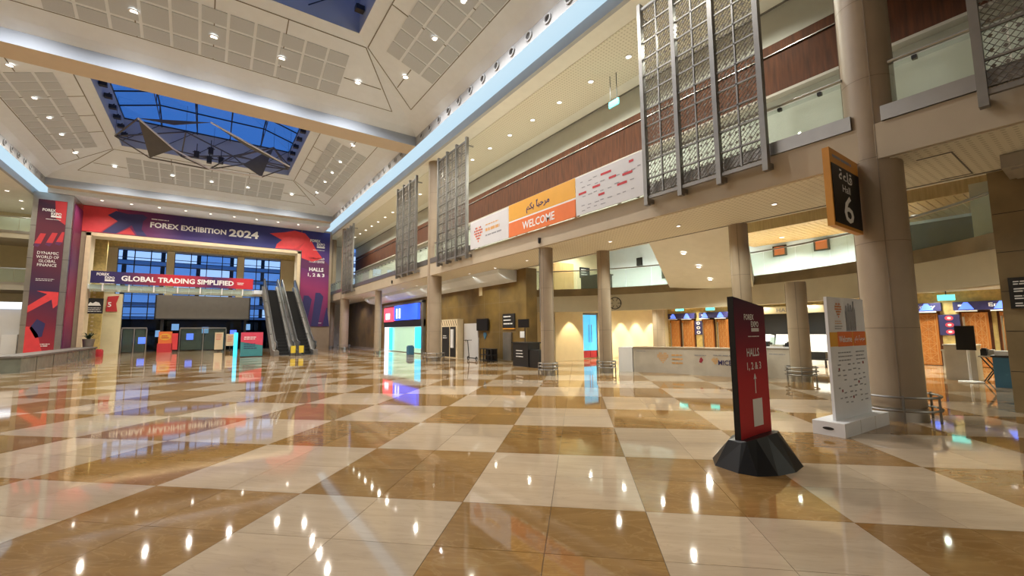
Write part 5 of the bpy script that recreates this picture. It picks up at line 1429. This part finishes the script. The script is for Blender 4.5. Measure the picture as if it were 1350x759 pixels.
MB().box(1.7, 3.0, 33.4, 33.72, 0, .05).build('foot', 'dark_metal', t); lines(MB(), (1.9, 33.48, 1.3), UX, UZ, 2, .8, .12, .05).build('small_print', 'letter', t); lines(MB(), (1.9, 33.48, .85), UX, UZ, 3, .8, .14, .05).build('small_print', 'navy', t)
t = MB().box(1.36, 1.58, 34.3, 34.42, .0, 1.6).box(1.39, 1.55, 34.28, 34.3, .1, 1.55).build('light_column', 'cyan_glow'); tag(t, 'glowing cyan light column beside the pink and teal totem', 'light column')
# plant, black sign, red number flag
pt = thing('potted_plant', 'dark spiky plant in a tall tapered pot by the left opening', 'plant', (-7.0, 42.4, 0))
MB().lathe((-7.0, 42.4), [(.20, 0), (.34, 1.25), (.30, 1.25), (.28, 1.15)], 18).build('pot', 'screen_steel', pt, smooth=True)
for i in range(26):
    a = i * 2.4; L = .5 + .25 * random.random(); e = .35 + .5 * random.random()
    c0 = Vector((-7.0, 42.4, 1.2)); d = Vector((math.cos(a), math.sin(a), 0)); s = Vector((-d.y, d.x, 0)) * .035
    p1 = c0 + d * L * .5 + Vector((0, 0, e * .6)); p2 = c0 + d * L * 1.1 + Vector((0, 0, e * .45))
    MB()._add([c0 - s, c0 + s, p1 + s, p1 - s, p2], [(0, 1, 2, 3), (3, 2, 4)]).build('leaf', 'leaf', pt)
t = thing('hanging_sign', 'black square sign with a white emblem, hung in the left of the opening', 'sign', (-7.4, 44.6, 3.2)); MB().box(-7.72, -6.72, 44.55, 44.6, 3.12, 4.28).build('panel', 'black', t)
MB().prism([(-7.6, 44.54, 3.72), (-6.85, 44.54, 3.72), (-6.95, 44.54, 3.95), (-7.15, 44.54, 4.02), (-7.3, 44.54, 3.9), (-7.45, 44.54, 3.98)], (0, .006, 0)).build('emblem', 'letter', t); lines(MB(), (-7.6, 44.54, 3.55), UX, UZ, 3, .8, .13, .04).build('small_print', 'letter', t)
t = thing('number_flag', 'red flag sign with a white 5 on the cream pier', 'sign', (-6.7, 48, 3.4)); MB().prism([(-7.05, 47.9, 3.42), (-6.35, 47.9, 3.42), (-6.45, 47.9, 4.1), (-6.3, 47.9, 4.75), (-7.0, 47.9, 4.65)], (0, .05, 0)).build('flag', 'red', t); text('5', t, (-6.85, 47.9, 4.0), UX, UZ, .4, 'letter')
o = MB().box(-7.3, -6.1, 48.0, 48.4, 0, 4.9).build('wall_entrance_front', 'cream_wall'); tag(o, 'cream pier carrying the red number flag', 'wall', kind='structure')
# low dark stone planter wall at the left
lw2 = thing('planter_wall', 'low grey green stone wall running along the left side of the hall', 'low wall', (-7, 34, 0))
MB().box(-7.3, -6.35, 26.5, 41.0, 0, .62).build('wall_body', 'planter', lw2); MB().box(-7.36, -6.29, 26.45, 41.05, .62, .70).build('coping', 'screen_steel', lw2)
for i in range(5): MB().box(-7.31, -6.34, 28.5 + i * 2.6, 28.52 + i * 2.6, 0, .62).build('joint', 'black', lw2)
t = MB().box(-6.75, -6.1, 41.3, 41.9, 0, .45).box(-6.7, -6.15, 41.35, 41.85, .45, .52).build('red_box', 'red'); tag(t, 'red box on the floor at the end of the low stone wall', 'box')
# white kiosk with a black arch behind the pillar
kk = thing('arch_kiosk', 'white kiosk with a black arched opening left of the poster pillar', 'kiosk', (-11.5, 43, 0))
MB().box(-12.9, -10.3, 42.6, 43.5, 0, 3.3).build('body', 'offwhite', kk); MB().box(-13.0, -10.2, 42.4, 43.55, 3.3, 3.75).build('lit_header', 'screen_white', kk)
ap = [(-12.0 + .62 * math.cos(PI * j / 14), 42.58, 1.3 + .8 * math.sin(PI * j / 14)) for j in range(15)] + [(-12.62, 42.58, .1), (-11.38, 42.58, .1)]
MB().prism(ap, (0, .03, 0)).build('black_arch', 'black', kk)
MB().box(-11.1, -10.4, 42.2, 42.6, 0, 1.6).build('white_post', 'white', kk)
o = MB().box(-13.75, -13.1, 42.7, 43.4, 0, 4.7).build('wall_kiosk_pier', 'gold'); tag(o, 'gold pier beside the white kiosk', 'wall', kind='structure')
# entrance hall lamps
for xx in (-6, -2.5, 1, 4.5):
    downlight((xx, 46.6, 9.35), '%s downlight from the left in the golden entrance ceiling' % ORD[(-6, -2.5, 1, 4.5).index(xx)], 'downlights of the golden entrance ceiling', power=420, col=WARM, r=.09)
for xx in (-6, -3.2, -.5, 2.2):
    downlight((xx, 45.4, 4.94), '%s downlight from the left under the upper bridge' % ORD[(-6, -3.2, -.5, 2.2).index(xx)], 'downlights under the bridge', power=160, col=WARM, r=.08)
# small cameras on the fascia
for yy in (11.9, 27.3):
    t = MB().lathe((9.60, yy), [(.05, 4.78), (.05, 4.86)], 12).lathe((9.60, yy), [(.01, 4.70), (.045, 4.74), (.05, 4.78)], 12).box(9.56, 9.66, yy - .03, yy + .03, 4.86, 4.92).build('dome_camera', 'dark_metal'); tag(t, 'small dome camera on the gallery edge, %s' % ('under the welcome banner' if yy < 20 else 'left of the second thick column'), 'camera')
# ceiling air box at the right edge
t = MB().box(11.2, 12.2, -.5, 1.0, 4.34, 4.575).box(11.3, 12.1, -.4, .9, 4.30, 4.34).build('air_unit', 'duct'); tag(t, 'grey air unit under the soffit by the dark stone pier', 'air unit')
